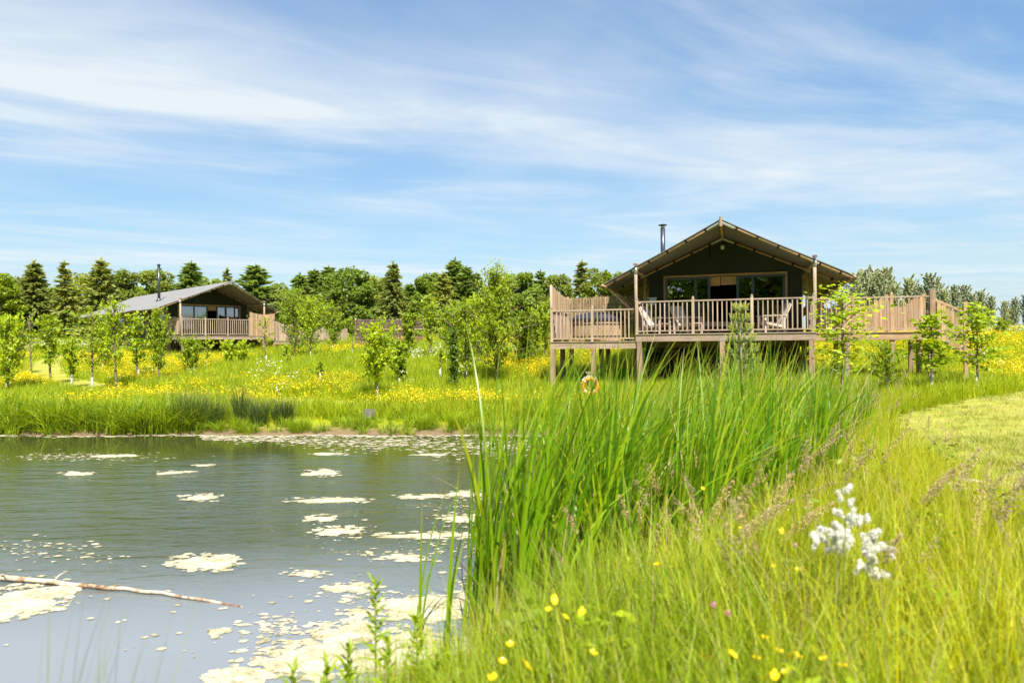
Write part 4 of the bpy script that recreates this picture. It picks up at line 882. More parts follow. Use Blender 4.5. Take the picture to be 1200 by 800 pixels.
# ------------------------------------------------------------------ young trees in the meadow
def young_tree(seed, kind):
    """a planted sapling 1 unit tall: trunk-and-branches mesh, crown mesh, with shoots that carry rows of leaves"""
    rg = np.random.default_rng(seed); rr = random.Random(seed)
    P = {'whip': (0.24, 24, 0.20, 20), 'round': (0.20, 34, 0.30, 26), 'wide': (0.15, 42, 0.38, 32), 'column': (0.12, 40, 0.13, 20), 'sparse': (0.28, 15, 0.25, 13), 'big': (0.14, 56, 0.33, 34), 'bush': (0.05, 34, 0.42, 24)}[kind]
    base, nb, spread, lv = P; T = MB(); bend = (rr.uniform(-.03, .03), rr.uniform(-.03, .03))
    ax = lambda t: Vector((bend[0]*math.sin(t*2.6), bend[1]*math.sin(t*2.2), t))
    T.tube([ax(t*0.97/7) for t in range(8)], [0.0135*(1-0.85*t/7)+0.002 for t in range(8)], 6)
    C = []
    for k in range(nb):
        t = base+(0.93-base)*((k+rr.random())/nb)**0.9; p = ax(t); an = k*2.4+rr.uniform(-.5, .5)
        env = math.sin(math.pi*min(1, max(0.05, (t-base)/(1.0-base)*0.80+0.17)))**0.75
        if kind == 'column': env = 0.8
        ln = spread*env*rr.choice((.45, .7, .85, 1.0, 1.1, 1.4))*rr.uniform(.85, 1.12); up = rr.uniform(.35, .95)+(1.2 if kind == 'column' else 0)
        d = Vector((math.cos(an), math.sin(an), up)).normalized(); q = p+d*ln*1.15; mid = p.lerp(q, .5)+Vector((0, 0, ln*0.08))
        T.tube([p, mid, q], [0.0045, 0.003, 0.0012], 4, False)
        dn = rr.uniform(.45, 1.0)
        for s in np.linspace(rr.uniform(.1, .35), 1.05, max(4, int(lv*env*dn))):
            c = p.lerp(q, s); C.append(c+Vector((rr.gauss(0, .022), rr.gauss(0, .022), rr.gauss(0, .018))))
            if kind != 'sparse': C.append(c+Vector((rr.gauss(0, .04), rr.gauss(0, .04), rr.gauss(0.0, .025)))); C.append(c+Vector((rr.gauss(0, .03), rr.gauss(0, .03), rr.gauss(0.01, .02)))) if rr.random() < .5 else None
            if kind in ('round', 'wide', 'big', 'bush') and rr.random() < 0.75:
                C.append(c+Vector((rr.gauss(0, .05), rr.gauss(0, .05), rr.gauss(0.01, .035))))
    for s in np.linspace(0.82, 1.0, 12): C.append(ax(s)+Vector((rr.gauss(0, .015), rr.gauss(0, .015), 0)))
    C = np.array([tuple(c) for c in C]); return T, C, rg
YT = {}
def ytree(kind, var, leafsize, mat):
    key = (kind, var, round(leafsize, 3), mat)
    if key not in YT:
        T, C, rg = young_tree(100+var*7+len(kind), kind); V, F = leaves(rg, C, leafsize, leafsize*0.64, up=0.7)
        YT[key] = (T.mesh('trunk', M['bark'], True), np_mesh('crown', V, F, M[mat]), float(np.percentile(V[:, 2], 99.6)))
    return YT[key]
gm = MB(); gm.tube([(0, 0, -0.05), (0, 0, 0.58)], [0.05, 0.042], 8); GUARD = gm.mesh('tree_guard', M['guard'], True)
gm = MB(); gm.tube([(0, 0, -0.05), (0, 0, 0.30)], [0.09, 0.11], 9); POTG = gm.mesh('tree_guard', M['guard'], True)
def plant_tree(px, base, top, kind, var, mat, label, guard=1, wide=1.0, Y=None, leaf=0.095, group='young trees planted in the meadow'):
    if Y is None: X, Y_ = hit(px, base)
    else: X, Y_ = (px-600)/800*Y, Y
    g = gz(X, Y_); zt = at_depth(px, top, Y_)[2]; h = max(0.7, zt-g)
    tm, cm, zm = ytree(kind, var, leaf/h if h > 0 else .03, mat); h /= zm
    root = tag(empty('young_tree', (X, Y_, g), ((var*1.7+px*0.37) % 2.4)-1.2), label, 'tree', group)
    put('trunk', tm, root, scale=(h, h, h)); put('crown', cm, root, scale=(h*wide, h*wide, h))
    if guard == 1: put('tree_guard', GUARD, root)
    elif guard == 2: put('tree_guard', POTG, root)
    return root
Tn = plant_tree
YOUNG = [ # px, base y, top y, kind, variant, leaf, label, guard, width factor
 (8,465,368,'wide',0,'leaf_lime','leafy lime sapling cut by the left edge of the picture',1,.62),
 (15,440,376,'round',1,'leaf_lime','sapling just behind the one at the left edge',1,.8),
 (37,444,366,'sparse',2,'leaf_mid','thin bare-stemmed sapling left of the mown path bend',0,.6),
 (59,452,368,'whip',3,'leaf_lime','slender sapling standing where the mown path bends',1,1.0),
 (84,456,396,'whip',4,'leaf_lime','short slim sapling in a white sleeve below the path, left of the broad one',1,.8),
 (108,460,360,'whip',5,'leaf_lime','broad lime sapling in front of the far end of the left lodge roof',1,1.35),
 (121,440,377,'round',6,'leaf_lime','sapling half hidden behind the broad one below the left lodge eave',1,.7),
 (137,459,350,'whip',7,'leaf_lime','tall narrow sapling reaching above the eave of the left lodge',0,.72),
 (162,449,366,'whip',8,'leaf_lime','slim sapling in front of the left lodge side wall',1,1.0),
 (185,452,360,'round',9,'leaf_lime','dense bright sapling hiding the corner of the left lodge deck',0,.62),
 (222,440,392,'bush',10,'leaf_lime','low bushy sapling under the left end of the far deck',0,.8),
 (243,436,393,'sparse',11,'leaf_lime','thin yellowish sapling before the middle of the far railing',1,.9),
 (268,432,398,'bush',12,'leaf_lime','low bright bush under the right half of the far deck',2,.8),
 (284,431,398,'bush',13,'leaf_lime','low bush next to the board screen of the far lodge',1,.7),
 (312,429,372,'sparse',14,'leaf_lime','sparse pale sapling before the board screen of the far lodge',1,.9),
 (336,436,402,'sparse',15,'leaf_mid','thin low sapling left of the big leafy pair',1,.9),
 (345,424,336,'wide',16,'leaf_mid','tallest dark-leaved tree right of the far lodge, left of the leafy pair',2,.72),
 (364,424,347,'wide',17,'leaf_lime','big bright rounded young tree in the clump right of the far lodge',1,.70),
 (390,415,352,'wide',18,'leaf_lime','right-hand bright rounded young tree in the clump right of the far lodge',1,.78),
 (413,420,378,'sparse',19,'leaf_mid','thin sapling at the left post of the willow hurdle',1,.9),
 (375,455,424,'sparse',20,'leaf_mid','tiny sparse sapling alone in the buttercups',1,1.3),
 (442,470,372,'round',21,'leaf_lime','bright oval sapling with a long bare stem, in front of the hurdle',1,.85),
 (454,437,392,'bush',22,'leaf_lime','short sapling behind the bright oval one, its guard wide and white',2,.7),
 (468,456,398,'round',23,'leaf_lime','small sapling on a white-sleeved stem right of the bright oval one',1,.8),
 (478,424,366,'whip',24,'leaf_lime','slim lime sapling before the right half of the hurdle',1,1.0),
 (504,424,346,'whip',25,'leaf_lime','tall slim sapling at the right post of the hurdle',0,1.15),
 (516,448,406,'sparse',26,'leaf_lime','small thin sapling left of the dark columnar tree',1,.9),
 (532,461,384,'column',27,'leaf_dark','dark narrow columnar sapling with a white-sleeved foot',1,1.0),
 (546,452,352,'wide',28,'leaf_lime','bright bushy young tree just right of the dark columnar one',1,.62),
 (529,432,358,'round',29,'leaf_lime','bright young tree behind the dark columnar one',0,.85),
 (561,431,346,'wide',30,'leaf_lime','bright young tree behind the tallest meadow tree',1,.72),
 (582,455,311,'big',31,'leaf_mid','tallest young tree of the meadow, with an airy top above the woodland',0,.66),
 (612,436,366,'wide',32,'leaf_mid','bushy young tree between the tallest one and the tub deck',0,.75),
 (628,430,364,'column',33,'leaf_mid','narrow dark young tree just left of the tub deck corner',0,1.5),
 (640,424,352,'round',34,'leaf_lime','leafy young tree behind the front corner of the brushwood screen',0,.75),
 (1091,452,364,'whip',35,'leaf_lime','spreading lime sapling with drooping branches before the right end of the entrance deck',1,1.75,18.6),
 (1145,463,355,'whip',36,'leaf_lime','thin open sapling with a long white sleeve at the edge of the mown lawn',1,1.45),
]
for r in YOUNG:
    plant_tree(*r[:7], guard=r[7], wide=r[8]*.86, Y=r[9] if len(r) > 9 else None, leaf=(0.165 if r[8] < 1.2 else 0.115) if r[5] != 'leaf_dark' else 0.11)
Tn(986, 466, 332, 'whip', 40, 'leaf_lime', 'vivid lime-leaved young tree in front of the right corner of the near lodge', 0, 1.55, Y=17.5, leaf=0.10)
Tn(1040, 452, 398, 'bush', 41, 'leaf_lime', 'low spreading lime bush under the entrance deck, right of the vivid young tree', 1, 0.7, Y=18.5, leaf=0.09)
Tn(1172, 398, 372, 'bush', 42, 'leaf_lime', 'small yellow-green bush on the rise at the right, near the poplars', 0, 0.9, leaf=0.12)
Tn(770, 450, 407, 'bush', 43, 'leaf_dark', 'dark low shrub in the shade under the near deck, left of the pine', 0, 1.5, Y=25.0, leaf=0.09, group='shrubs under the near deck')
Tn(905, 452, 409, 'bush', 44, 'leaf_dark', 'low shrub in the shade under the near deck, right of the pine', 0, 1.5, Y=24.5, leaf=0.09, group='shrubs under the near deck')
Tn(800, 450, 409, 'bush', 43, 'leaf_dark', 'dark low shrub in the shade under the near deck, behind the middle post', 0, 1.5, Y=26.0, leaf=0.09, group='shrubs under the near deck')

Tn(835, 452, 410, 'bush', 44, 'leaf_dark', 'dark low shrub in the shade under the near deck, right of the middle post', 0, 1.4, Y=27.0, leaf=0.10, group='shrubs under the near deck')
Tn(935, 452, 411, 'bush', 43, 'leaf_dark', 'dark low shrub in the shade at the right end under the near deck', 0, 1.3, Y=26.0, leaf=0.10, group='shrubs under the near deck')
def young_pine():
    X, Y = (868-600)/800*20.3, 20.3; g = gz(X, Y); zt = at_depth(868, 351, Y)[2]; h = zt-g; rg = np.random.default_rng(5); rr = random.Random(5)
    root = tag(empty('young_pine', (X, Y, g)), 'young grey-green pine with pale upright shoots in front of the near deck', 'pine tree')
    T = MB(); T.tube([(0.02*math.sin(t), 0, h*t/6*0.97) for t in range(7)], [0.045*(1-t/7)+0.008 for t in range(7)], 7)
    C, Dv, K = [], [], []
    def shoot(p, q, dens, cand):
        d = (q-p); Ls = d.length; e = d.normalized(); n = int(Ls*dens)
        for _ in range(n):
            s = rr.random(); o = Vector((rr.gauss(0, 1), rr.gauss(0, 1), rr.gauss(0, 1))); o = (o-e*o.dot(e)).normalized(); C.append(p+d*s); Dv.append((o*0.75+e*0.75).normalized()*(0.10 if not cand else 0.05)); K.append(cand)
    for lev in range(7):
        z = h*(0.18+0.115*lev); r = 0.62*(1-lev/8.5)
        for k in range(5):
            an = k*1.257+lev*0.6; p = Vector((0, 0, z)); q = p+Vector((math.cos(an)*r, math.sin(an)*r, r*0.55)); T.tube([p, q], [0.014, 0.005], 5, False)
            shoot(p.lerp(q, 0.3), q, 420, 0); shoot(q, q+Vector((math.cos(an)*.06, math.sin(an)*.06, 0.17)), 420, 1)
            for s in (-1, 1):
                q2 = p.lerp(q, .6)+Vector((math.cos(an+s)*r*.4, math.sin(an+s)*r*.4, r*.3)); shoot(p.lerp(q, .6), q2, 420, 0); shoot(q2, q2+Vector((0, 0, .13)), 350, 1)
    shoot(Vector((0, 0, h*.7)), Vector((0, 0, h*.88)), 500, 0); shoot(Vector((0, 0, h*.86)), Vector((0, 0, h)), 420, 1)
    for s in range(4): shoot(Vector((0, 0, h*.84)), Vector((0.09*math.cos(s*1.6), .09*math.sin(s*1.6), h*.93)), 420, 1)
    T.build('trunk', M['bark_pale'], root, smooth=True)
    C = np.array([tuple(c) for c in C]); Dv = np.array([tuple(c) for c in Dv]); w = np.cross(Dv, rg.normal(size=Dv.shape)); w /= np.linalg.norm(w, axis=1)[:, None]; w *= 0.0075
    V = np.stack([C-w, C+w, C+Dv], 1).reshape(-1, 3); F = np.arange(len(V)).reshape(-1, 3); K = np.array(K)
    me = np_mesh('crown', V, F, [M['needle_pine'], M['candle']], mi=K); put('crown', me, root)
young_pine()

# ------------------------------------------------------------------ the wood behind
def broad_tree(seed, h, w, leaf, n_cl=40, per=110, low=0.18, airy=0.0):
    rg = np.random.default_rng(seed); rr = random.Random(seed); T = MB()
    T.tube([(0, 0, -0.5), (0.02*h*rr.uniform(-1, 1), 0.02*h*rr.uniform(-1, 1), h*0.45), (0, 0, h*0.85)], [h*0.022, h*0.014, h*0.004], 7)
    C = []
    for k in range(n_cl):
        t = low+(0.96-low)*rr.random()**0.85; an = k*2.399+rr.uniform(-.3, .3)
        env = math.sin(math.pi*min(1, ((t-low)/(1-low))*0.72+0.25))**0.6
        r = w*0.5*env*math.sqrt(rr.uniform(0.35, 1.0)); c = np.array([math.cos(an)*r, math.sin(an)*r, h*t]); s = w*rr.uniform(.09, .15)
        if k % 2 == 0: T.tube([(0, 0, h*max(0.1, t-0.16)), tuple(c*np.array([.55, .55, 1])-np.array([0, 0, h*0.04])), tuple(c)], [h*0.006, h*0.004, h*0.0015], 4, False)
        q = rg.normal(size=(per, 3)); q /= np.linalg.norm(q, axis=1)[:, None]; q *= rg.uniform(0.35, 1.0, (per, 1))**0.5*s*(1+airy); q[:, 2] *= 0.8; C.append(c+q)
    C = np.concatenate(C); V, F = leaves(rg, C, leaf, leaf*0.75, up=0.9)
    return T, V, F
def conifer(seed, h, w, dens=1.0, droop=0.25, needle=0.5, low=0.08):
    rg = np.random.default_rng(seed); rr = random.Random(seed); T = MB(); T.tube([(0, 0, -0.5), (0, 0, h*0.5), (0, 0, h*0.985)], [h*0.016, h*0.010, h*0.002], 6)
    C, D = [], []; lev = int(26*dens)
    for i in range(lev):
        t = low+(0.97-low)*(i+rr.random()*.6)/lev; R_ = w*0.5*(1-t)**0.72*rr.uniform(.7, 1.15)+0.10; nb = 9 if t < .6 else 7
        for k in range(nb):
            an = i*1.1+k*2*math.pi/nb+rr.uniform(-.3, .3); r = R_*rr.choice((.5, .75, .9, 1.0, 1.1, 1.3)); t = min(.97, max(low, (i+rr.uniform(-1.2, 1.6))/lev*(0.97-low)+low)); r = min(r, w*0.62*(1-t)**0.8+0.12); e = np.array([math.cos(an), math.sin(an), -droop+0.55*(t**2)]); p0 = np.array([0, 0, h*t])
            m = int((7+26*r/w*2)*dens); s = rg.uniform(0.12, 1.0, m)[:, None]; side = np.array([-math.sin(an), math.cos(an), 0])
            c = p0+e*r*s+side*rg.normal(size=(m, 1))*r*0.13*(1.15-s)+np.array([0, 0, 1])*(0.12*r*s**2+rg.normal(size=(m, 1))*0.05*r); C.append(c)
            D.append(e*0.8+side*rg.uniform(-.7, .7, (m, 1))+np.array([0, 0, 1])*rg.uniform(-.35, .25, (m, 1)))
            if k % 3 == 0: T.tube([tuple(p0), tuple(p0+e*r*.9)], [h*0.003, h*0.001], 3, False)
    for s in np.linspace(.9, 1.0, 10): C.append(np.array([[0, 0, h*s]])); D.append(np.array([[rr.gauss(0, .4), rr.gauss(0, .4), 1.0]]))
    C = np.concatenate(C); D = np.concatenate(D); D /= np.linalg.norm(D, axis=1)[:, None]; ln = needle*rg.uniform(.6, 1.3, (len(C), 1))
    w_ = np.cross(D, rg.normal(size=D.shape)+np.array([0, 0, 1.2])); w_ /= np.linalg.norm(w_, axis=1)[:, None]; w_ *= ln*0.22
    V = np.stack([C-D*ln*.3, C+w_, C+D*ln*.7, C-w_], 1).reshape(-1, 3); F = np.arange(len(V)).reshape(-1, 4); return T, V, F
def poplar(seed, h, w, leaf=0.2):
    rg = np.random.default_rng(seed); rr = random.Random(seed); T = MB(); T.tube([(0, 0, -0.5), (0.1, 0, h*0.5), (0, 0.05, h*0.98)], [h*0.013, h*0.008, h*0.001], 6)
    C = []
    for k in range(46):
        t = 0.06+0.86*(k+rr.random())/46; an = k*2.4; env = (math.sin(math.pi*min(1, t*0.85+0.12)))**0.7; ln = w*0.62*env*rr.uniform(.55, 1.2)
        p = np.array([0, 0, h*t]); e = np.array([math.cos(an)*.5, math.sin(an)*.5, 1.15]); q = p+e*ln; T.tube([tuple(p), tuple(p+e*ln*.6), tuple(q)], [h*.0035, h*.002, h*.0008], 3, False)
        m = int(60+110*env); s = rg.uniform(.15, 1.08, (m, 1)); C.append(p+e*ln*s+rg.normal(size=(m, 3))*(0.12, .12, .2)*w*0.26*(1.25-s))
    C = np.concatenate(C); V, F = leaves(rg, C, leaf, leaf*.72, up=.7); return T, V, F
WM = {}
def wood_proto():
    for k in range(5): WM['broad%d' % k] = (broad_tree(200+k, 10.0, 8.2+0.7*(k % 3), 0.44, 70, 150, 0.02), 'leaf_wood')
    for k in range(3): WM['pale%d' % k] = (broad_tree(220+k, 10.0, 7.0, 0.40, 60, 130, 0.02, 0.2), 'leaf_wood_pale')
    for k in range(4): WM['con%d' % k] = (conifer(240+k, 10.0, 6.2+0.9*(k % 2), 1.45, 0.22, 0.72), 'needle')
    for k in range(2): WM['oli%d' % k] = (conifer(250+k, 10.0, 7.0, 1.45, 0.35, 0.68), 'needle_olive')
    for k in range(2): WM['thin%d' % k] = (conifer(256+k, 10.0, 4.2, 1.0, 0.4, 0.6), 'needle_olive')
    for k in range(4): WM['pop%d' % k] = (poplar(260+k, 10.0, 3.6, 0.26), 'leaf_poplar')
    for k, ((T, V, F), m) in list(WM.items()):
        WM[k] = (T.mesh('trunk', M['bark_pale'] if k.startswith('pop') else M['bark'], True), np_mesh('crown', V, F, M[m]), V[:, 2].max())
wood_proto()
def wood_tree(px, top, Y, kind, label, group='trees of the wood behind', wide=1.0, name=None, rz=None, base=None):
    X = (px-600)/800*Y; g = base if base is not None else gz(X, Y); zt = at_depth(px, top, Y)[2]; tm, cm, zm = WM[kind]; s = (zt-g)/zm; sw = s*wide
    nm = name or ('conifer_tree' if kind[:3] in ('con', 'oli', 'thi') else 'poplar_tree' if kind[:3] == 'pop' else 'broadleaf_tree')
    root = tag(empty(nm, (X, Y, g), rz if rz is not None else ((px*1.37) % 2.8)-1.4), label, {'conifer_tree': 'conifer', 'poplar_tree': 'poplar', 'broadleaf_tree': 'tree'}[nm], group)
    put('trunk', tm, root, scale=(sw, sw, s)); put('crown', cm, root, scale=(sw, sw, s)); return root
WOOD = [ # px, top y, depth, kind, label, width factor
 (-12,317,72,'broad0','dark rounded woodland tree cut by the left edge',1.0),(8,322,80,'pale0','pale woodland tree just inside the left edge',0.9),
 (40,303,76,'oli0','broad olive conifer nearest the left edge of the wood',1.05),(76,303,74,'thin0','thin-topped olive conifer between the two broad ones at the left',1.0),
 (98,318,82,'pale1','pale rounded tree behind the olive conifers at the left',0.9),(119,300,75,'oli1','broad olive conifer left of the far flue',1.0),
 (148,315,82,'pale2','pale leafy tree directly left of the far flue',0.8),(183,314,84,'pale0','pale leafy tree directly right of the far flue',0.85),
 (224,304,80,'con0','dark pointed conifer above the pale roof, right of the flue',1.15),(247,323,88,'broad1','low dark tree between the two conifers above the far roof',0.8),
 (267,310,84,'thin1','gappy thin conifer just above the far ridge',0.9),(300,307,78,'con1','broad dark conifer just right of the far gable',1.45),
 (326,330,86,'pale1','light green tree in the dip right of the far lodge',0.8),(352,318,80,'con2','dark conifer at the left of a close trio',1.1),(369,314,82,'con3','middle dark conifer of a close trio',1.1),
 (386,309,80,'con0','right dark conifer of a close trio, beside the round dark tree',1.1),(410,312,74,'broad2','large round dark green tree above the left of the hurdle',0.86),
 (440,322,84,'pale2','bright leafy tree between the round dark tree and the tall conifer',0.85),(461,304,74,'oli0','tall pointed olive conifer above the hurdle',0.85),
 (482,330,84,'con1','low dark conifer right of the tall pointed one',1.3),(503,318,80,'broad3','dark tree above the right post of the hurdle',0.75),(520,316,78,'oli1','dull olive conifer left of the spire-topped one',1.0),
 (534,300,82,'con2','spire-topped dark conifer, the tallest in the middle of the wood',1.0),(547,310,80,'con3','dark conifer directly right of the spire-topped one',1.0),(559,317,82,'con0','small dark conifer left of the tallest meadow tree',0.9),
 (594,318,80,'broad4','dark rounded tree right of the tallest meadow tree',0.8),(614,318,78,'broad0','dark tree filling the wood left of the tub deck',0.8),(634,314,82,'con1','narrow dark conifer just left of the brushwood screen',0.9),
 (655,320,76,'pale0','bright leafy tree right behind the front of the brushwood screen',0.8),(683,303,84,'thin0','thin grey-green tree rising above the brushwood screen',1.2),(703,313,74,'pale1','bright leafy tree above the right of the brushwood screen',0.8),
 (728,318,80,'pale2','leafy tree behind the left eave of the near lodge',0.8),(760,338,84,'broad1','dark tree low behind the near lodge roof',0.8)]
for px, top, Y, k, lab, wf in WOOD: wood_tree(px, top, Y, k, lab, wide=wf)
rg_ = random.Random(21)
for i, px in enumerate(range(-60, 800, 26)):      # a second row that closes the wood behind the first
    wood_tree(px+rg_.uniform(-7, 7), 338+rg_.uniform(-8, 9), 96+rg_.uniform(-4, 6), ['broad%d' % (i % 5), 'con%d' % (i % 4), 'broad%d' % ((i+2) % 5)][i % 3], 'dark tree in the second row of the wood, mostly hidden by the front row', 'hidden second row of the wood', 1.15)
POP = [(1003,318),(1013,312),(1024,310),(1034,317),(1040,312),(1050,330),(1066,320),(1078,332),(1090,319),(1097,324),(1107,334),(1119,333),(1131,333),(1140,341),(1150,337),(1162,346),(1178,352),(1190,347),(1203,342)]
PL = ['poplar half hidden by the right eave of the near lodge','second poplar from the near lodge eave','tallest poplar right of the near lodge roof','poplar just right of the tallest one','bushy poplar left of the first gap in the poplar row','low poplar in the first gap of the poplar row',
 'poplar right of the first gap, left of a lower one','lower poplar between two taller ones above the entrance deck','tall poplar above the right end of the entrance deck rail','poplar leaning close to the tall one above the entrance deck','low poplar behind the entrance stair','poplar above the thin lawn-edge sapling, left one of an even pair','right one of an even pair of poplars above the lawn-edge sapling','low poplar just right of the even pair','poplar with a blunt top in the right part of the row','small poplar left of the lowest dip in the row','lowest poplar of the row, near the right edge','second poplar from the right edge','poplar cut by the right edge of the picture']
for i, ((px, top), lab) in enumerate(zip(POP, PL)): wood_tree(px, top, 84+(i*7 % 5)*2.0, 'pop%d' % (i % 4), lab, 'row of grey poplars on the right', 1.25)
for i in range(9):                                  # more poplars further back, closing the row
    wood_tree(1008+i*25, 352+(i*5 % 9), 104, 'pop%d' % ((i+1) % 4), 'pale poplar standing further back, mostly hidden by the poplar row', 'farther poplars', 1.5)
# the trees on this side of the pond, behind the photographer, which the lodge windows mirror
for i, (x, y, hh) in enumerate([(-16,-22,9),(-9,-26,11),(-2,-24,10),(4,-27,12),(11,-24,10),(18,-23,11),(26,-22,9),(-24,-20,10),(-5.5,-19,13),(1,-20,14),(7.5,-19,13),(-13,-17,12),(14,-18,12)]):
    tm, cm, zm = WM['broad%d' % (i % 5)]; s = hh/zm; r = tag(empty('broadleaf_tree', (x, y, gz(x, y)), i*1.1), 'green tree on the near side of the pond, seen only mirrored in the lodge windows', 'tree', 'trees mirrored in the windows')
    put('trunk', tm, r, scale=(s, s, s)); put('crown', cm, r, scale=(s, s, s))

# ------------------------------------------------------------------ grasses, rushes, reeds
def blades(rg, base, h, w, az, lean, curl, seg=4, tipw=0.0, face=None, twist=0.5):
    """flat tapering blades: base (n,3), height h (n), width w (n), azimuth of the lean az (n), lean and curl as fractions of h"""
    n = len(base); t = np.linspace(0, 1, seg+1)[None, :]
    hh = h[:, None]; off = hh*(lean[:, None]*t+curl[:, None]*t**2.6); z = hh*t*(1-0.28*np.abs(curl[:, None])*t**1.6)
    d = np.stack([np.cos(az), np.sin(az)], 1)
    P = np.empty((n, seg+1, 3)); P[..., 0] = base[:, 0:1]+d[:, 0:1]*off; P[..., 1] = base[:, 1:2]+d[:, 1:2]*off; P[..., 2] = base[:, 2:3]+z
    fa = (az+np.pi/2+rg.normal(0, twist, n)) if face is None else face
    wv = np.stack([np.cos(fa), np.sin(fa), np.zeros(n)], 1)[:, None, :]*(w[:, None]*(1-(1-tipw)*t**2.2)*(0.55+0.45*np.minimum(1, t*5)))[..., None]*0.5
    V = np.stack([P-wv, P+wv], 2).reshape(-1, 3); i = (np.arange(n)[:, None]*(seg+1)+np.arange(seg)[None, :]).ravel()*2
    F = np.stack([i, i+1, i+3, i+2], 1); T = np.repeat(np.broadcast_to(t, (n, seg+1)).ravel(), 2); return V, F, T
def clump(name, seed, n, r, h0, h1, w0, w1, lean, curl, mat, seg=3, wind=0.0):
    rg = np.random.default_rng(seed); a = rg.uniform(0, 6.283, n); q = r*np.sqrt(rg.random(n)); base = np.stack([q*np.cos(a), q*np.sin(a), np.full(n, -0.03)], 1)
    az = a+rg.normal(0, 0.7, n); ln = np.abs(rg.normal(0, lean, n))
    V, F, T = blades(rg, base, rg.uniform(h0, h1, n), rg.uniform(w0, w1, n), az, ln, np.abs(rg.normal(0, curl, n)), seg)
    return V, F, T
def src(name, mesh): return bpy.data.objects.new(name, mesh)
def scatter(name, pts, sources, rng, smin=0.8, smax=1.25, kind='stuff', tilt=0.08, lean=(0.06, 0.0), weights=None, sc=None, pick=None):
    n = len(pts); me = bpy.data.meshes.new(name); me.vertices.add(n); me.vertices.foreach_set('co', np.asarray(pts, np.float32).ravel())
    rot = np.stack([rng.normal(lean[1], tilt, n), rng.normal(lean[0], tilt, n), rng.uniform(0, 6.283, n)], 1).astype(np.float32)
    s = (sc if sc is not None else rng.uniform(smin, smax, n)).astype(np.float32); ix = (pick if pick is not None else rng.choice(len(sources), n, p=weights)).astype(np.int32)
    a = me.attributes.new('rot', 'FLOAT_VECTOR', 'POINT'); a.data.foreach_set('vector', rot.ravel())
    a = me.attributes.new('scl', 'FLOAT', 'POINT'); a.data.foreach_set('value', s)
    a = me.attributes.new('pick', 'INT', 'POINT'); a.data.foreach_set('value', ix)
    o = put(name, me); ng = bpy.data.node_groups.new(name, 'GeometryNodeTree'); ng.interface.new_socket('Geometry', in_out='INPUT', socket_type='NodeSocketGeometry'); ng.interface.new_socket('Geometry', in_out='OUTPUT', socket_type='NodeSocketGeometry')
    N, L = ng.nodes, ng.links; gi = N.new('NodeGroupInput'); go = N.new('NodeGroupOutput'); jn = N.new('GeometryNodeJoinGeometry')
    def attr(nm, t):
        k = N.new('GeometryNodeInputNamedAttribute'); k.data_type = t; k.inputs['Name'].default_value = nm; return k.outputs['Attribute']
    ra, sa, pa = attr('rot', 'FLOAT_VECTOR'), attr('scl', 'FLOAT'), attr('pick', 'INT')
    e2r = N.new('FunctionNodeEulerToRotation'); L.new(ra, e2r.inputs[0])
    for k, so_ in enumerate(sources):
        cmp_ = N.new('FunctionNodeCompare'); cmp_.data_type = 'INT'; cmp_.operation = 'EQUAL'; ins = [i for i in cmp_.inputs if i.type == 'INT']; L.new(pa, ins[0]); ins[1].default_value = k
        oi = N.new('GeometryNodeObjectInfo'); oi.inputs['Object'].default_value = so_; oi.inputs['As Instance'].default_value = True
        ip = N.new('GeometryNodeInstanceOnPoints'); L.new(gi.outputs[0], ip.inputs['Points']); L.new(cmp_.outputs[0], ip.inputs['Selection']); L.new(oi.outputs['Geometry'], ip.inputs['Instance']); L.new(e2r.outputs[0], ip.inputs['Rotation']); L.new(sa, ip.inputs['Scale']); L.new(ip.outputs[0], jn.inputs[0])
    L.new(jn.outputs[0], go.inputs[0]); md = o.modifiers.new('scatter', 'NODES'); md.node_group = ng
    return tag(o, kind=kind)
def area_pts(rng, x0, x1, y0, y1, dens, keep, zoff=0.0):
    n = int((x1-x0)*(y1-y0)*dens); x = rng.uniform(x0, x1, n); y = rng.uniform(y0, y1, n); k = keep(x, y); x, y = x[k], y[k]; return np.stack([x, y, ground(x, y)+zoff], 1)
def in_view(x, y, m=1.25): return (np.abs(x) < 0.76*y*m+1.2) & (y > 0.4)
RG = np.random.default_rng(77)
LC, LS = math.cos(LY1), math.sin(LY1)
def under_lodge(x, y):
    u = (x-4.26)*LC+(y-23.5)*LS; v = -(x-4.26)*LS+(y-23.5)*LC; return (u > -0.1) & (u < 5.8) & (v > 1.2) & (v < 11.5)
def under_lodge2(x, y):
    c, s = math.cos(LY2), math.sin(LY2); u = (x+21.4)*c+(y-44.2)*s; v = -(x+21.4)*s+(y-44.2)*c; return (u > 0.2) & (u < 5.6) & (v > 0.5) & (v < 16)
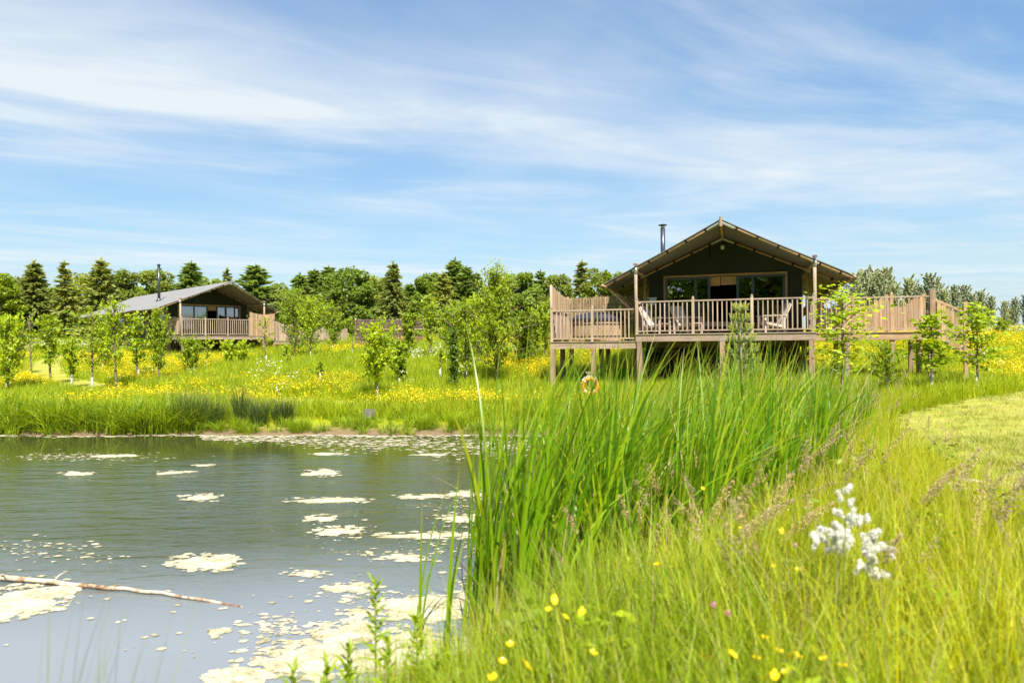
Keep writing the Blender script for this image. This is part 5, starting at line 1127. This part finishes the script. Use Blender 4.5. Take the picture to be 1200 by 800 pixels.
def build_meadow():
    mats_ = 'meadow'
    srcs = [src('meadow_tuft', np_mesh('meadow_tuft', *clump('t', 300+k, 26, 0.16, 0.22, 0.55, 0.010, 0.022, 0.22, 0.30, None, 2)[:2], M['meadow'])) for k in range(5)]
    def keep(x, y): return in_view(x, y) & (pond_sd(x, y) > 0.9) & (path_dist(x, y) > 0.9) & ~in_poly(LAWN, x, y) & ~under_lodge(x, y) & ~under_lodge2(x, y)
    p1 = area_pts(RG, -22, 22, 16.5, 30, 30, keep); p2 = area_pts(RG, -42, 36, 30, 48, 13, keep); p3 = area_pts(RG, -55, 60, 48, 72, 5, keep)
    p4 = area_pts(RG, 7, 26, 12, 30, 22, lambda x, y: keep(x, y) & (y < 16.5))
    P = np.concatenate([p1, p2, p3, p4]); sc = np.where(P[:, 1] > 30, 1.25, 1.0)*RG.uniform(.75, 1.25, len(P)); sc[P[:, 1] > 48] *= 1.3
    scatter('meadow_grass', P, srcs, RG, sc=sc)
    # buttercups: small sprays of yellow flowers held above the grass, in drifts
    def spray(seed, n, r, z0, z1, size, mat, name):
        rg = np.random.default_rng(seed); a = rg.uniform(0, 6.28, n); q = r*np.sqrt(rg.random(n)); c = np.stack([q*np.cos(a), q*np.sin(a), rg.uniform(z0, z1, n)], 1); V, F = [], []
        for k in range(n):
            t = rg.normal(0, .35, 2); u = np.array([1, 0, t[0]]); v = np.array([0, 1, t[1]]); s = size*rg.uniform(.7, 1.25)/2; k0 = len(V); V.append(c[k]-np.array([0, 0, s*.5]))
            for j in range(5): V.append(c[k]+s*(u*math.cos(j*1.2566)+v*math.sin(j*1.2566)))
            F += [(k0, k0+1+j, k0+1+(j+1) % 5) for j in range(5)]
        return src(name, np_mesh(name, V, F, M[mat]))
    bs = [spray(320+k, 16, 0.3, 0.36, 0.60, 0.036, 'yellow', 'buttercup_spray') for k in range(4)]
    def drift(x, y): 
        d = vnoise(x, y*0.55, 3.2, 3)*0.6+vnoise(x, y, 1.1, 4)*0.4; return d
    def kb(th): return lambda x, y: keep(x, y) & (drift(x, y) > th+0.085+0.05*RG.normal(size=x.shape)) & (pond_sd(x, y) > 1.6)
    q1 = area_pts(RG, -22, 22, 17, 31, 20, kb(0.49)); q2 = area_pts(RG, -42, 36, 31, 50, 9, kb(0.47)); q3 = area_pts(RG, 8, 45, 18, 60, 4, kb(0.42))
    Q = np.concatenate([q1, q2, q3]); sc = np.where(Q[:, 1] > 31, 1.2, 0.95)*RG.uniform(.85, 1.15, len(Q)); scatter('meadow_buttercups', Q, bs, RG, sc=sc)
    ws = [spray(330+k, 14, 0.3, 0.45, 0.85, 0.045, 'white_fl', 'cow_parsley_spray') for k in range(3)]
    def patches(x, y):
        m = np.zeros(x.shape, bool)
        for cx, cy, rx, ry in ((-30, 52, 9, 4), (-4.6, 34.5, 2.6, 1.2), (-4.3, 31.2, 2.2, 0.8), (33, 47, 9, 3), (13.0, 23.5, 1.0, .7), (-36, 46, 5, 3), (0.5, 33, 1.2, 1)): m |= ((x-cx)/rx)**2+((y-cy)/ry)**2 < RG.uniform(.1, 1.1, x.shape)
        return m & ~under_lodge2(x, y)
    W_ = np.concatenate([area_pts(RG, -45, 45, 22, 57, 3.2, patches), area_pts(RG, -20, 20, 20, 33, .06, lambda x, y: keep(x, y))])
    scatter('cow_parsley', W_, ws, RG)
    # lush bank of tall grass along the far water's edge
    ls = [src('bank_tuft', np_mesh('bank_tuft', *clump('b', 340+k, 30, 0.20, 0.45, 1.0, 0.018, 0.036, 0.18, 0.75, None, 5)[:2], M['lush'])) for k in range(5)]
    def kl(x, y): s = pond_sd(x, y); return in_view(x, y) & (s > 0.02) & (s < 1.35) & (y > 14) & (x < 3.2) & ((s < 0.7) | (RG.random(x.shape) < 0.5)) & ((x < -6.6) | (RG.random(x.shape) < 0.62))
    P = area_pts(RG, -20, 4, 15.5, 19.5, 34, kl); sc = np.where(P[:, 0] < -8.2, 0.95, 0.40)*RG.uniform(.7, 1.15, len(P)); scatter('bank_grass', P, ls, RG, sc=sc)
build_meadow()

def rush_tussocks():
    T = [(223,499,468,.55,'broad dark rush tussock at the left of the far bank group'),(246,500,472,.6,'rush tussock between the broad dark one and the tall upright one'),(281,500,463,.3,'tall narrow upright rush tussock on the far bank'),
         (303,501,474,.45,'rush tussock right of the tall narrow one'),(331,499,473,.5,'fan-shaped dark rush tussock, the last of the dark group'),(350,505,488,.6,'low bright green tuft at the right of the dark rush group'),
         (424,505,489,.4,'small green tuft beside the grey stone on the far bank'),(497,504,484,.5,'bright green tuft on the far bank midway to the reeds'),(534,504,482,.45,'green tuft on the far bank nearest the reeds')]
    for i, (px, b, t, r, lab) in enumerate(T):
        Y = 17.75+(i % 3)*.15 if i < 5 else 17.35; X = (px-600)/800*Y; g = gz(X, Y); h = max(.3, at_depth(px, t, Y)[2]-g)*(1.5 if i < 5 else 1.15); rg = np.random.default_rng(400+i); n = 420 if r > .35 else 260
        a = rg.uniform(0, 6.283, n); q = r*.42*np.sqrt(rg.random(n)); base = np.stack([q*np.cos(a), q*np.sin(a), np.full(n, -.03)], 1)
        V, F, TT = blades(rg, base, h*rg.uniform(.55, 1.08, n), np.full(n, .011), a+rg.normal(0, .5, n), np.abs(rg.normal(.05, .26, n))*(r/.5), np.abs(rg.normal(0, .16, n)), 3)
        o = put('rush_tussock', np_mesh('rush_tussock', V, F, M['rush' if i < 5 else 'lush'], t=TT), None, (X, Y, g)); tag(o, lab, 'rushes', 'grass tussocks on the far bank')
rush_tussocks()

REED = [(-0.35,4.9),(0.15,4.6),(0.95,4.6),(1.9,5.4),(3.0,6.7),(4.3,8.4),(5.0,10.4),(6.2,11.8),(6.9,13.2),(6.4,14.6),(4.4,14.9),(3.0,14.2),(2.4,12.0),(1.6,10.2),(0.9,8.6),(0.35,7.2),(-0.1,6.2)]
def reeds():
    rg = np.random.default_rng(12); x = rg.uniform(-.6, 7.2, 60000); y = rg.uniform(4.6, 15.2, 60000)
    d = vnoise(x, y, .55, 9); s = pond_sd(x, y); k = in_poly(REED, x, y) & (rg.random(len(x)) < np.clip((d-.30)*2.4, .05, 1)*np.clip(1.0-s*np.where(y > 8.5, .10, .26), .30, 1)); x, y = x[k][:1050], y[k][:1050]
    B, Hh, Wd, Az, Ln, Cu = [], [], [], [], [], []
    j = np.flatnonzero(pond_sd(x, y) < .1)[:70]; x = np.concatenate([x, x[j]-np.abs(rg.normal(0, .25, len(j)))]); y = np.concatenate([y, y[j]+rg.normal(0, .35, len(j))])   # stragglers out in the water
    for i in range(len(x)):
        m = rg.integers(4, 7); z = max(float(ground(np.array([x[i]]), np.array([y[i]]))[0]), -.25); hp = rg.uniform(1.25, 2.65)*(1.12 if y[i] < 7.0 else 0.92 if y[i] < 8.2 else 0.76)*(1.0 if z < .12 else .84)*(0.82+0.30*float(vnoise(x[i], y[i], 1.3, 5)))
        hp = min(hp, (2.46 if y[i] < 6.3 else 2.32)-z)
        for j in range(m):
            a = rg.uniform(0, 6.283); B.append((x[i]+.035*math.cos(a), y[i]+.035*math.sin(a), z)); Hh.append((hp if z > 0 else hp-z*.5)*rg.uniform(.72, 1.06)); Wd.append(rg.uniform(.017, .034))
            # the wind lays the tops over to the right
            Az.append(rg.normal(0.0, .7) if rg.random() < .82 else rg.uniform(0, 6.28)); Ln.append(abs(rg.normal(.045, .05))); Cu.append(abs(rg.normal(.15, .11)) if rg.random() < .92 else rg.uniform(.4, .8))
    B = np.array(B); V, F, T = blades(rg, B, np.array(Hh), np.array(Wd), np.array(Az), np.array(Ln), np.array(Cu), 7, face=np.array(Az)+np.pi/2+rg.normal(0, .9, len(B)))
    tag(put('reeds', np_mesh('reeds', V, F, M['reed'], t=T)), kind='stuff')
    n = 900; k = rg.integers(0, int(len(B)*.9), n); V, F, T = blades(rg, B[k]+rg.normal(0, .06, (n, 3))*(1, 1, 0), rg.uniform(.5, 1.6, n), rg.uniform(.008, .018, n), rg.uniform(0, 6.28, n), rg.uniform(.02, .4, n), rg.uniform(0, .6, n), 5)
    tag(put('dead_reed_stems', np_mesh('dead_reed_stems', V, F, M['dead'], t=T)), kind='stuff')
    # the few loose dark blades standing apart on the right of the bed
    for j, (px, py, tp) in enumerate(((1010, 560, 470), (1028, 545, 452), (1000, 552, 438))):
        X, Y = at_depth(px, py, 7.6)[:2]; g = gz(X, Y); m = 5; rg2 = np.random.default_rng(60+j); b = np.stack([rg2.normal(0, .03, m), rg2.normal(0, .03, m), np.full(m, -.02)], 1); h = at_depth(px, tp, Y)[2]-g
        V, F, T = blades(rg2, b, h*rg2.uniform(.7, 1.15, m), np.full(m, .018), rg2.normal(0, .5, m), np.abs(rg2.normal(.14, .06, m)), np.abs(rg2.normal(.12, .06, m)), 7)
        tag(put('bulrush_plant', np_mesh('bulrush_plant', V, F, M['reed'], t=T), None, (X, Y, g)), ('single bulrush standing apart at the lower right of the reed bed', 'bulrush farthest to the right of the reed bed', 'tallest lone bulrush at the right side of the reed bed')[j], 'bulrush', 'lone bulrushes right of the reed bed')
    for j, (px, py, Y, lab) in enumerate(((607, 632, 4.9, 'thick faded brown cattail spike at the left of the reed bed'), (585, 648, 5.0, 'slimmer brown cattail spike left of the thick one'))):
        X, _, zc = at_depth(px, py, Y); g = max(gz(X, Y), -.2); root = tag(empty('cattail', (X, Y, g)), lab, 'cattail', 'old cattails at the reed edge'); hz = zc-g; r = .024 if j == 0 else .014
        m_ = MB(); m_.tube([(-.05, 0, 0), (-.02, 0, hz*.6), (0, 0, hz-.08)], [.006, .005, .004], 5); m_.build('stem', M['dead'], root, smooth=True)
        m_ = MB(); m_.tube([(0, 0, hz-.15), (.008, 0, hz-.10), (.03, 0, hz+.02), (.05, 0, hz+.13), (.056, 0, hz+.17)], [.006, r, r*1.05, r*.9, .004], 9); m_.build('spike', M['cattail'], root, smooth=True)
reeds()

def near_grass():
    rg = np.random.default_rng(31)
    ts = []
    for k in range(7):
        V, F, T = clump('g', 500+k, 22, .10, .38, .86, .0035, .0075 if k % 2 else .010, .16, .34, None, 5); ts.append(src('grass_clump', np_mesh('grass_clump', V, F, M['tall' if k < 4 else 'tall_green'], t=T)))
    V, F, T = clump('g', 540, 16, .10, .4, .95, .003, .007, .22, .4, None, 5); ts.append(src('straw_clump', np_mesh('straw_clump', V, F, M['dead'], t=T)))
    def keep(x, y):
        s = pond_sd(x, y); reed = in_poly(REED, x, y)
        return in_view(x, y, 1.3) & (s > 0.02) & ~in_poly(LAWN, x, y) & (~reed | (rg.random(x.shape) < .45)) & ((y > 1.2) | (np.abs(x) > .4)) & (y > .95)
    A = area_pts(rg, -3.5, 6.5, .9, 4.5, 105, keep); B = area_pts(rg, -1, 8, 4.5, 9, 70, keep); C = area_pts(rg, 1, 10, 9, 16.5, 36, lambda x, y: keep(x, y) & (x > 2.6))
    P = np.concatenate([A, B, C]); e = np.clip(pond_sd(P[:, 0], P[:, 1])/1.1, .35, 1); sc = rg.uniform(.72, 1.18, len(P))*e
    sc *= np.clip(.42+(P[:, 0]+1.0)*.40, .42, 1.0)*np.clip(1.0-.10*np.maximum(0, P[:, 0]-1.8), .72, 1)
    gr = np.clip(.62-.20*(P[:, 0]-.6)+1.3*(vnoise(P[:, 0], P[:, 1], .8, 23)-.5), .08, .9); pick = np.where(rg.random(len(P)) < gr, rg.integers(4, 7, len(P)), rg.integers(0, 4, len(P))); pick[rg.random(len(P)) < .05] = 7
    scatter('tall_grass', P, ts, rg, sc=sc, pick=pick, tilt=.10, lean=(.10, .02))
    ws = []
    for k in range(3):
        r = np.random.default_rng(570+k); n = 34; a = r.uniform(0, 6.28, n); q = .13*np.sqrt(r.random(n)); c = np.stack([q*np.cos(a), q*np.sin(a), r.uniform(.18, .52, n)], 1); v, f = leaves(r, c, .075, .032, up=.6); ws.append(src('weed', np_mesh('weed', v, f, M['leaf_mid' if k else 'leaf_lime'])))
    W_ = np.concatenate([area_pts(rg, -.9, 4.5, 1.6, 4.3, 4, keep), area_pts(rg, .8, 7, 4.6, 9, 2.5, keep)]); scatter('leafy_weeds', W_, ws, rg, sc=np.where(W_[:, 0] < 0, .55, .9)*rg.uniform(.75, 1.2, len(W_)))
    # seed heads of the tall grass
    hs = []
    for k in range(6):
        r = np.random.default_rng(560+k); V, F, T = [], [], []; n0 = 0
        h = r.uniform(.75, 1.05); b, f, t = blades(r, np.zeros((1, 3)), np.array([h]), np.array([.0028]), np.array([0.]), np.array([.08]), np.array([.14]), 6, tipw=.6); nb = len(f)
        m = 130; s = r.uniform(.80, 1.0, m); off = h*(.08*s+.14*s**2.6); z = h*s*(1-.28*.14*s**1.6); wd = .020*np.sin(np.pi*np.clip((s-.78)/.24, 0, 1))+.003
        c = np.stack([off+r.normal(0, 1, m)*wd*.55, r.normal(0, 1, m)*wd*.55, z], 1); v2, f2 = leaves(r, c, .016, .005, up=.1)
        V = np.concatenate([b, v2]); F = np.concatenate([f, f2+len(b)]); mi = np.r_[np.zeros(nb, int), np.ones(len(f2), int)]
        hs.append(src('seed_head', np_mesh('seed_head', V, F, [M['stem'], M['panicle']], mi=mi)))
    def kh(x, y): return keep(x, y) & (vnoise(x, y, .9, 17) > .40)
    Q = np.concatenate([area_pts(rg, -.5, 6.5, 2.0, 4.5, 6, kh), area_pts(rg, .6, 8, 4.5, 9, 10, kh), area_pts(rg, 3, 10, 9, 16, 8, kh)])
    scatter('grass_seed_heads', Q, hs, rg, .8, 1.15, tilt=.12, lean=(.16, .02))
    pl = []
    for k in range(4):
        r = np.random.default_rng(590+k); h = r.uniform(1.0, 1.2); b, f, t = blades(r, np.zeros((1, 3)), np.array([h]), np.array([.0035]), np.array([0.]), np.array([.12]), np.array([.36]), 8, tipw=.6); m = 420
        s = r.uniform(.62, 1.0, m); off = h*(.12*s+.36*s**2.6); z = h*s*(1-.28*.36*s**1.6); wd = .034*np.sin(np.pi*np.clip((s-.60)/.42, 0, 1))+.003
        c = np.stack([off+r.normal(0, 1, m)*wd*.6, r.normal(0, 1, m)*wd*.6, z-abs(r.normal(0, .6, m))*wd], 1); v2, f2 = leaves(r, c, .020, .006, up=.1)
        pl.append(src('grass_plume', np_mesh('grass_plume', np.concatenate([b, v2]), np.concatenate([f, f2+len(b)]), [M['stem'], M['panicle']], mi=np.r_[np.zeros(len(f), int), np.ones(len(f2), int)])))
    def kp(x, y): return keep(x, y) & (vnoise(x, y, .7, 41) > .45)
    Q = area_pts(rg, 1.0, 4.2, 3.8, 7.2, 7, kp); Q = Q[Q[:, 0] > .14*Q[:, 1]+.2]
    o = scatter('grass_plumes', Q, pl, rg, .8, 1.05, tilt=.08); a = o.data.attributes['rot']; v = np.zeros(len(Q)*3, np.float32); a.data.foreach_get('vector', v); v[2::3] = rg.normal(0, .7, len(Q)); a.data.foreach_set('vector', v)
    lw = [src('turf_tuft', np_mesh('turf_tuft', *clump('l', 520+k, 26, .12, .04, .12, .004, .009, .4, .5, None, 2)[:2], M['lawn'])) for k in range(4)]
    lw += [src('dry_turf_tuft', np_mesh('dry_turf_tuft', *clump('l', 526+k, 24, .12, .03, .09, .004, .009, .5, .5, None, 2)[:2], M['lawn_dry'])) for k in range(2)]
    P = np.concatenate([area_pts(rg, 3.5, 15, 2, 12, 75, lambda x, y: in_poly(LAWN, x, y) & in_view(x, y, 1.05)), area_pts(rg, 6, 22, 12, 25, 30, lambda x, y: in_poly(LAWN, x, y) & in_view(x, y, 1.05))]); P[:, 2] += .02
    dry = np.clip(2.2*(.6*vnoise(P[:, 0]*.35, P[:, 1], .55, 51)+.4*vnoise(P[:, 0], P[:, 1], 1.9, 52)-.36), .05, .9); scatter('lawn_grass', P, lw, rg, .8, 1.5, pick=np.where(rg.random(len(P)) < dry, rg.integers(4, 6, len(P)), rg.integers(0, 4, len(P))))
near_grass()

def flower_plant(name, px, py, Y, build, label, cat, group, lean=0.05, stem_r=.0016):
    X, _, z = at_depth(px, py, Y); g = gz(X, Y)
    root = tag(empty(name, (X-lean, Y, g)), label, cat, group); h = z-g
    m_ = MB(); m_.tube([(0, 0, -.02), (lean*.3, 0, h*.5), (lean, 0, h-.004)], [stem_r*1.3, stem_r, stem_r*.8], 5, False); m_.build('stem', M['stem'], root, smooth=True)
    build(root, (lean, 0, h)); return root
FM = {}
def buttercup_mesh(k):
    if k in FM: return FM[k]
    rg = np.random.default_rng(k+1); V, F = [], []; tl = rg.normal(0, .35, 2)
    for j in range(5):
        a = j*1.2566+rg.normal(0, .08); e = np.array([math.cos(a), math.sin(a), 0]); s = np.array([-math.sin(a), math.cos(a), 0]); k0 = len(V)
        for r, w, z in ((.001, .002, 0), (.008, .007, .002), (.014, .0075, .007), (.0165, .004, .0105)): V += [e*r-s*w+(0, 0, z), e*r+s*w+(0, 0, z)]
        F += [(k0+2*i, k0+2*i+1, k0+2*i+3, k0+2*i+2) for i in range(3)]
    V = np.array(V); V[:, 2] += V[:, 0]*tl[0]+V[:, 1]*tl[1]; FM[k] = np_mesh('flower', V, F, M['yellow']); return FM[k]
BUT = [(577,795,2.3),(770,662,3.5),(650,704,3.0),(643,715,2.95),(663,724,2.85),(682,718,2.9),(696,766,2.5),(598,756,2.6),(618,781,2.4),(589,776,2.45),(826,770,2.45),(859,768,2.45),(887,772,2.4),(914,764,2.5),(927,770,2.45),(897,748,2.6),(921,788,2.3),(896,796,2.25),(965,773,2.4),(988,781,2.35),
       (873,546,6.0),(837,545,6.0),(824,573,5.4),(827,583,5.3),(868,606,4.8),(868,619,4.6),(916,623,4.4),(907,664,3.7),(935,769,2.5),(908,793,2.3),(886,612,4.7),(935,668,3.6)]
for i, (px, py, Y) in enumerate(BUT):
    flower_plant('buttercup', px, py, Y*.93, lambda r, c, i=i: put('flower', buttercup_mesh(i % 6), r, c, (0, 0, i*1.3), (0.92,)*3), 'yellow buttercup on a thin stem in the tall grass of the near bank', 'flower', 'buttercups in the near grass', .03 if i % 2 else -.02)
def clover_mesh():
    rg = np.random.default_rng(2); d = rg.normal(size=(90, 3)); d /= np.linalg.norm(d, axis=1)[:, None]; V, F = leaves(rg, d*.010*(1, 1, .9), .009, .003); return np_mesh('flower', V, F, M['pink'])
cm_ = clover_mesh()
for i, (px, py, Y) in enumerate([(888,642,4.0),(853,718,2.9),(836,708,2.95),(822,600,4.9),(932,638,4.0)]):
    flower_plant('clover', px, py, Y, lambda r, c: put('flower', cm_, r, c, (0, 0, 0), (1.15,)*3), 'round pink clover flower in the tall grass of the near bank', 'flower', 'clovers in the near grass')
def fluff_mesh(seed):
    rg = np.random.default_rng(seed); n = 0; C = []
    for q in range(5):
        o = rg.normal(size=3)*(.017, .017, .015)+(0, 0, -.006*q); m = 110; d = rg.normal(size=(m, 3)); d /= np.linalg.norm(d, axis=1)[:, None]; C.append(o+d*rg.random((m, 1))**.7*(.013, .013, .024)*rg.uniform(.5, 1.15))
    C = np.concatenate(C); V, F = leaves(rg, C, .020, .005, up=0); return np_mesh('seed_fluff', V, F, M['fluff'])
fl = [fluff_mesh(k) for k in range(4)]
COT = [(995,578,1.0),(998,586,.8),(1003,605,1.15),(992,604,1.0),(978,615,1.1),(972,622,1.0),(985,622,1.1),(962,626,.95),(957,630,.9),(980,630,1.2),(990,628,1.0),(976,636,.9),(1019,626,1.1),(1026,632,1.0),(1017,640,1.1),(1024,645,1.0),(1037,642,1.0),(1014,655,1.1),(1020,661,1.0),(1026,668,.9),(1011,664,.8),(985,640,.8)]
for i, (px, py, s) in enumerate(COT):
    flower_plant('cottongrass', px+(i*7 % 5-2)*1.5, py+(i*5 % 7-3), 2.9+(i % 4)*.07, lambda r, c, i=i, s=s: put('seed_fluff', fl[i % 4], r, c, (.2*(i % 3), .3, i), (s*.88,)*3), 'white fluffy cottongrass head in the tall grass at lower right', 'flower', 'white cottongrass in the near grass', .03)
# small white umbels near the lawn edge
def umbel(seed):
    rg = np.random.default_rng(seed); q = rg.normal(size=(60, 3))*(.03, .03, .006); V, F = leaves(rg, q, .012, .010, up=2); return np_mesh('flower_head', V, F, M['white_fl'])
um = umbel(4)
for px, py, Y in [(1118,567,6.6),(1126,561,6.7),(1140,563,6.6),(1132,572,6.5),(1176,581,6.4),(1186,583,6.3),(1181,588,6.3)]:
    flower_plant('white_umbel', px, py, Y, lambda r, c: put('flower_head', um, r, c), 'small white flower head at the edge between tall grass and mown lawn', 'flower', 'white flowers by the lawn')

def leafy_shoot(px, top, Y, h, n, seed, label, lean=.03, size=1.0):
    X, _, zt = at_depth(px, top, Y); g = gz(X, Y); g = max(g, zt-h) if gz(X, Y) < zt-h else g; h = zt-g; rr = random.Random(seed)
    root = tag(empty('willowherb', (X-lean, Y, g), rr.uniform(0, 6)), label, 'plant', 'leafy shoots at the water edge')
    m_ = MB(); m_.tube([(0, 0, -.05), (0, 0, h*.5), (0, 0, h)], [.005, .004, .002], 6); m_.build('stem', M['stem'], root, smooth=True)
    lm = LEAFM
    for k in range(n):
        t = .25+.75*(k/(n-1))**.8; z = h*t; an = (k % 2)*math.pi+(k//2)*math.pi/2+rr.uniform(-.25, .25); s = size*1.3*(1.0-.35*t)*rr.uniform(.85, 1.15)*(1 if k < n-2 else .8); up = R(35+40*t)
        put('leaf', lm[k % 3], root, (0, 0, z), (0, -up, an), (s, s, s))
def leaf_meshes():
    out = []
    for k in range(3):
        V, F, mb = [], [], None; N = 7
        for i in range(N+1):
            t = i/N; w = .0115*math.sin(math.pi*min(1, t*.92+.06))**.8*(1-.25*t); x = .085*t; z = -.03*t*t*(1+.4*k)+.004*math.sin(t*9+k); V += [(x, -w, z+w*.45), (x, 0, z), (x, w, z+w*.45)]
        for i in range(N):
            a = i*3; F += [(a, a+1, a+4, a+3), (a+1, a+2, a+5, a+4)]
        out.append(np_mesh('leaf', V, F, M['leaf_lime'], smooth=True))
    return out
LEAFM = leaf_meshes()
leafy_shoot(447, 682, 3.3, .55, 26, 1, 'tallest leafy green shoot at the water edge, standing against the algae')
leafy_shoot(496, 724, 3.2, .42, 22, 2, 'leafy shoot right of the tallest one')
leafy_shoot(416, 760, 2.9, .36, 18, 3, 'short leafy shoot left of the tallest one')
leafy_shoot(462, 752, 3.0, .34, 18, 4, 'short leafy shoot between the two tall ones')
leafy_shoot(392, 778, 2.7, .3, 14, 5, 'lowest leafy shoot, at the left end of the row')
leafy_shoot(352, 786, 2.6, .26, 12, 6, 'small leafy tip poking up at the bottom edge left of the shoots')
leafy_shoot(520, 770, 2.8, .3, 14, 7, 'short leafy shoot at the right end of the row')
def front_rushes():
    for j, (px, Y, n, lab, tops) in enumerate(((45, 2.0, 16, 'faint out-of-focus rush stems at the lower left corner', (640, 800)), (105, 2.1, 12, 'out-of-focus rush stems right of the corner ones', (650, 790)))):
        rg = np.random.default_rng(900+j); X = (px-600)/800*Y; g = .35
        b = np.stack([rg.normal(0, .07, n), rg.normal(0, .05, n), np.full(n, 0.)], 1); ht = np.array([at_depth(px, rg.uniform(655, 760), Y)[2] for _ in range(n)])-gz(X, Y)
        V, F, T = blades(rg, b, ht, np.full(n, .0045), rg.normal(.2, .5, n), np.abs(rg.normal(.16, .06, n)), np.abs(rg.normal(.04, .03, n)), 4)
        tag(put('rush_plant', np_mesh('rush_plant', V, F, M['lush'], t=T), None, (X, Y, gz(X, Y))), lab, 'rushes', 'rush stems in the lower left corner')
front_rushes()
bpy.context.view_layer.update()
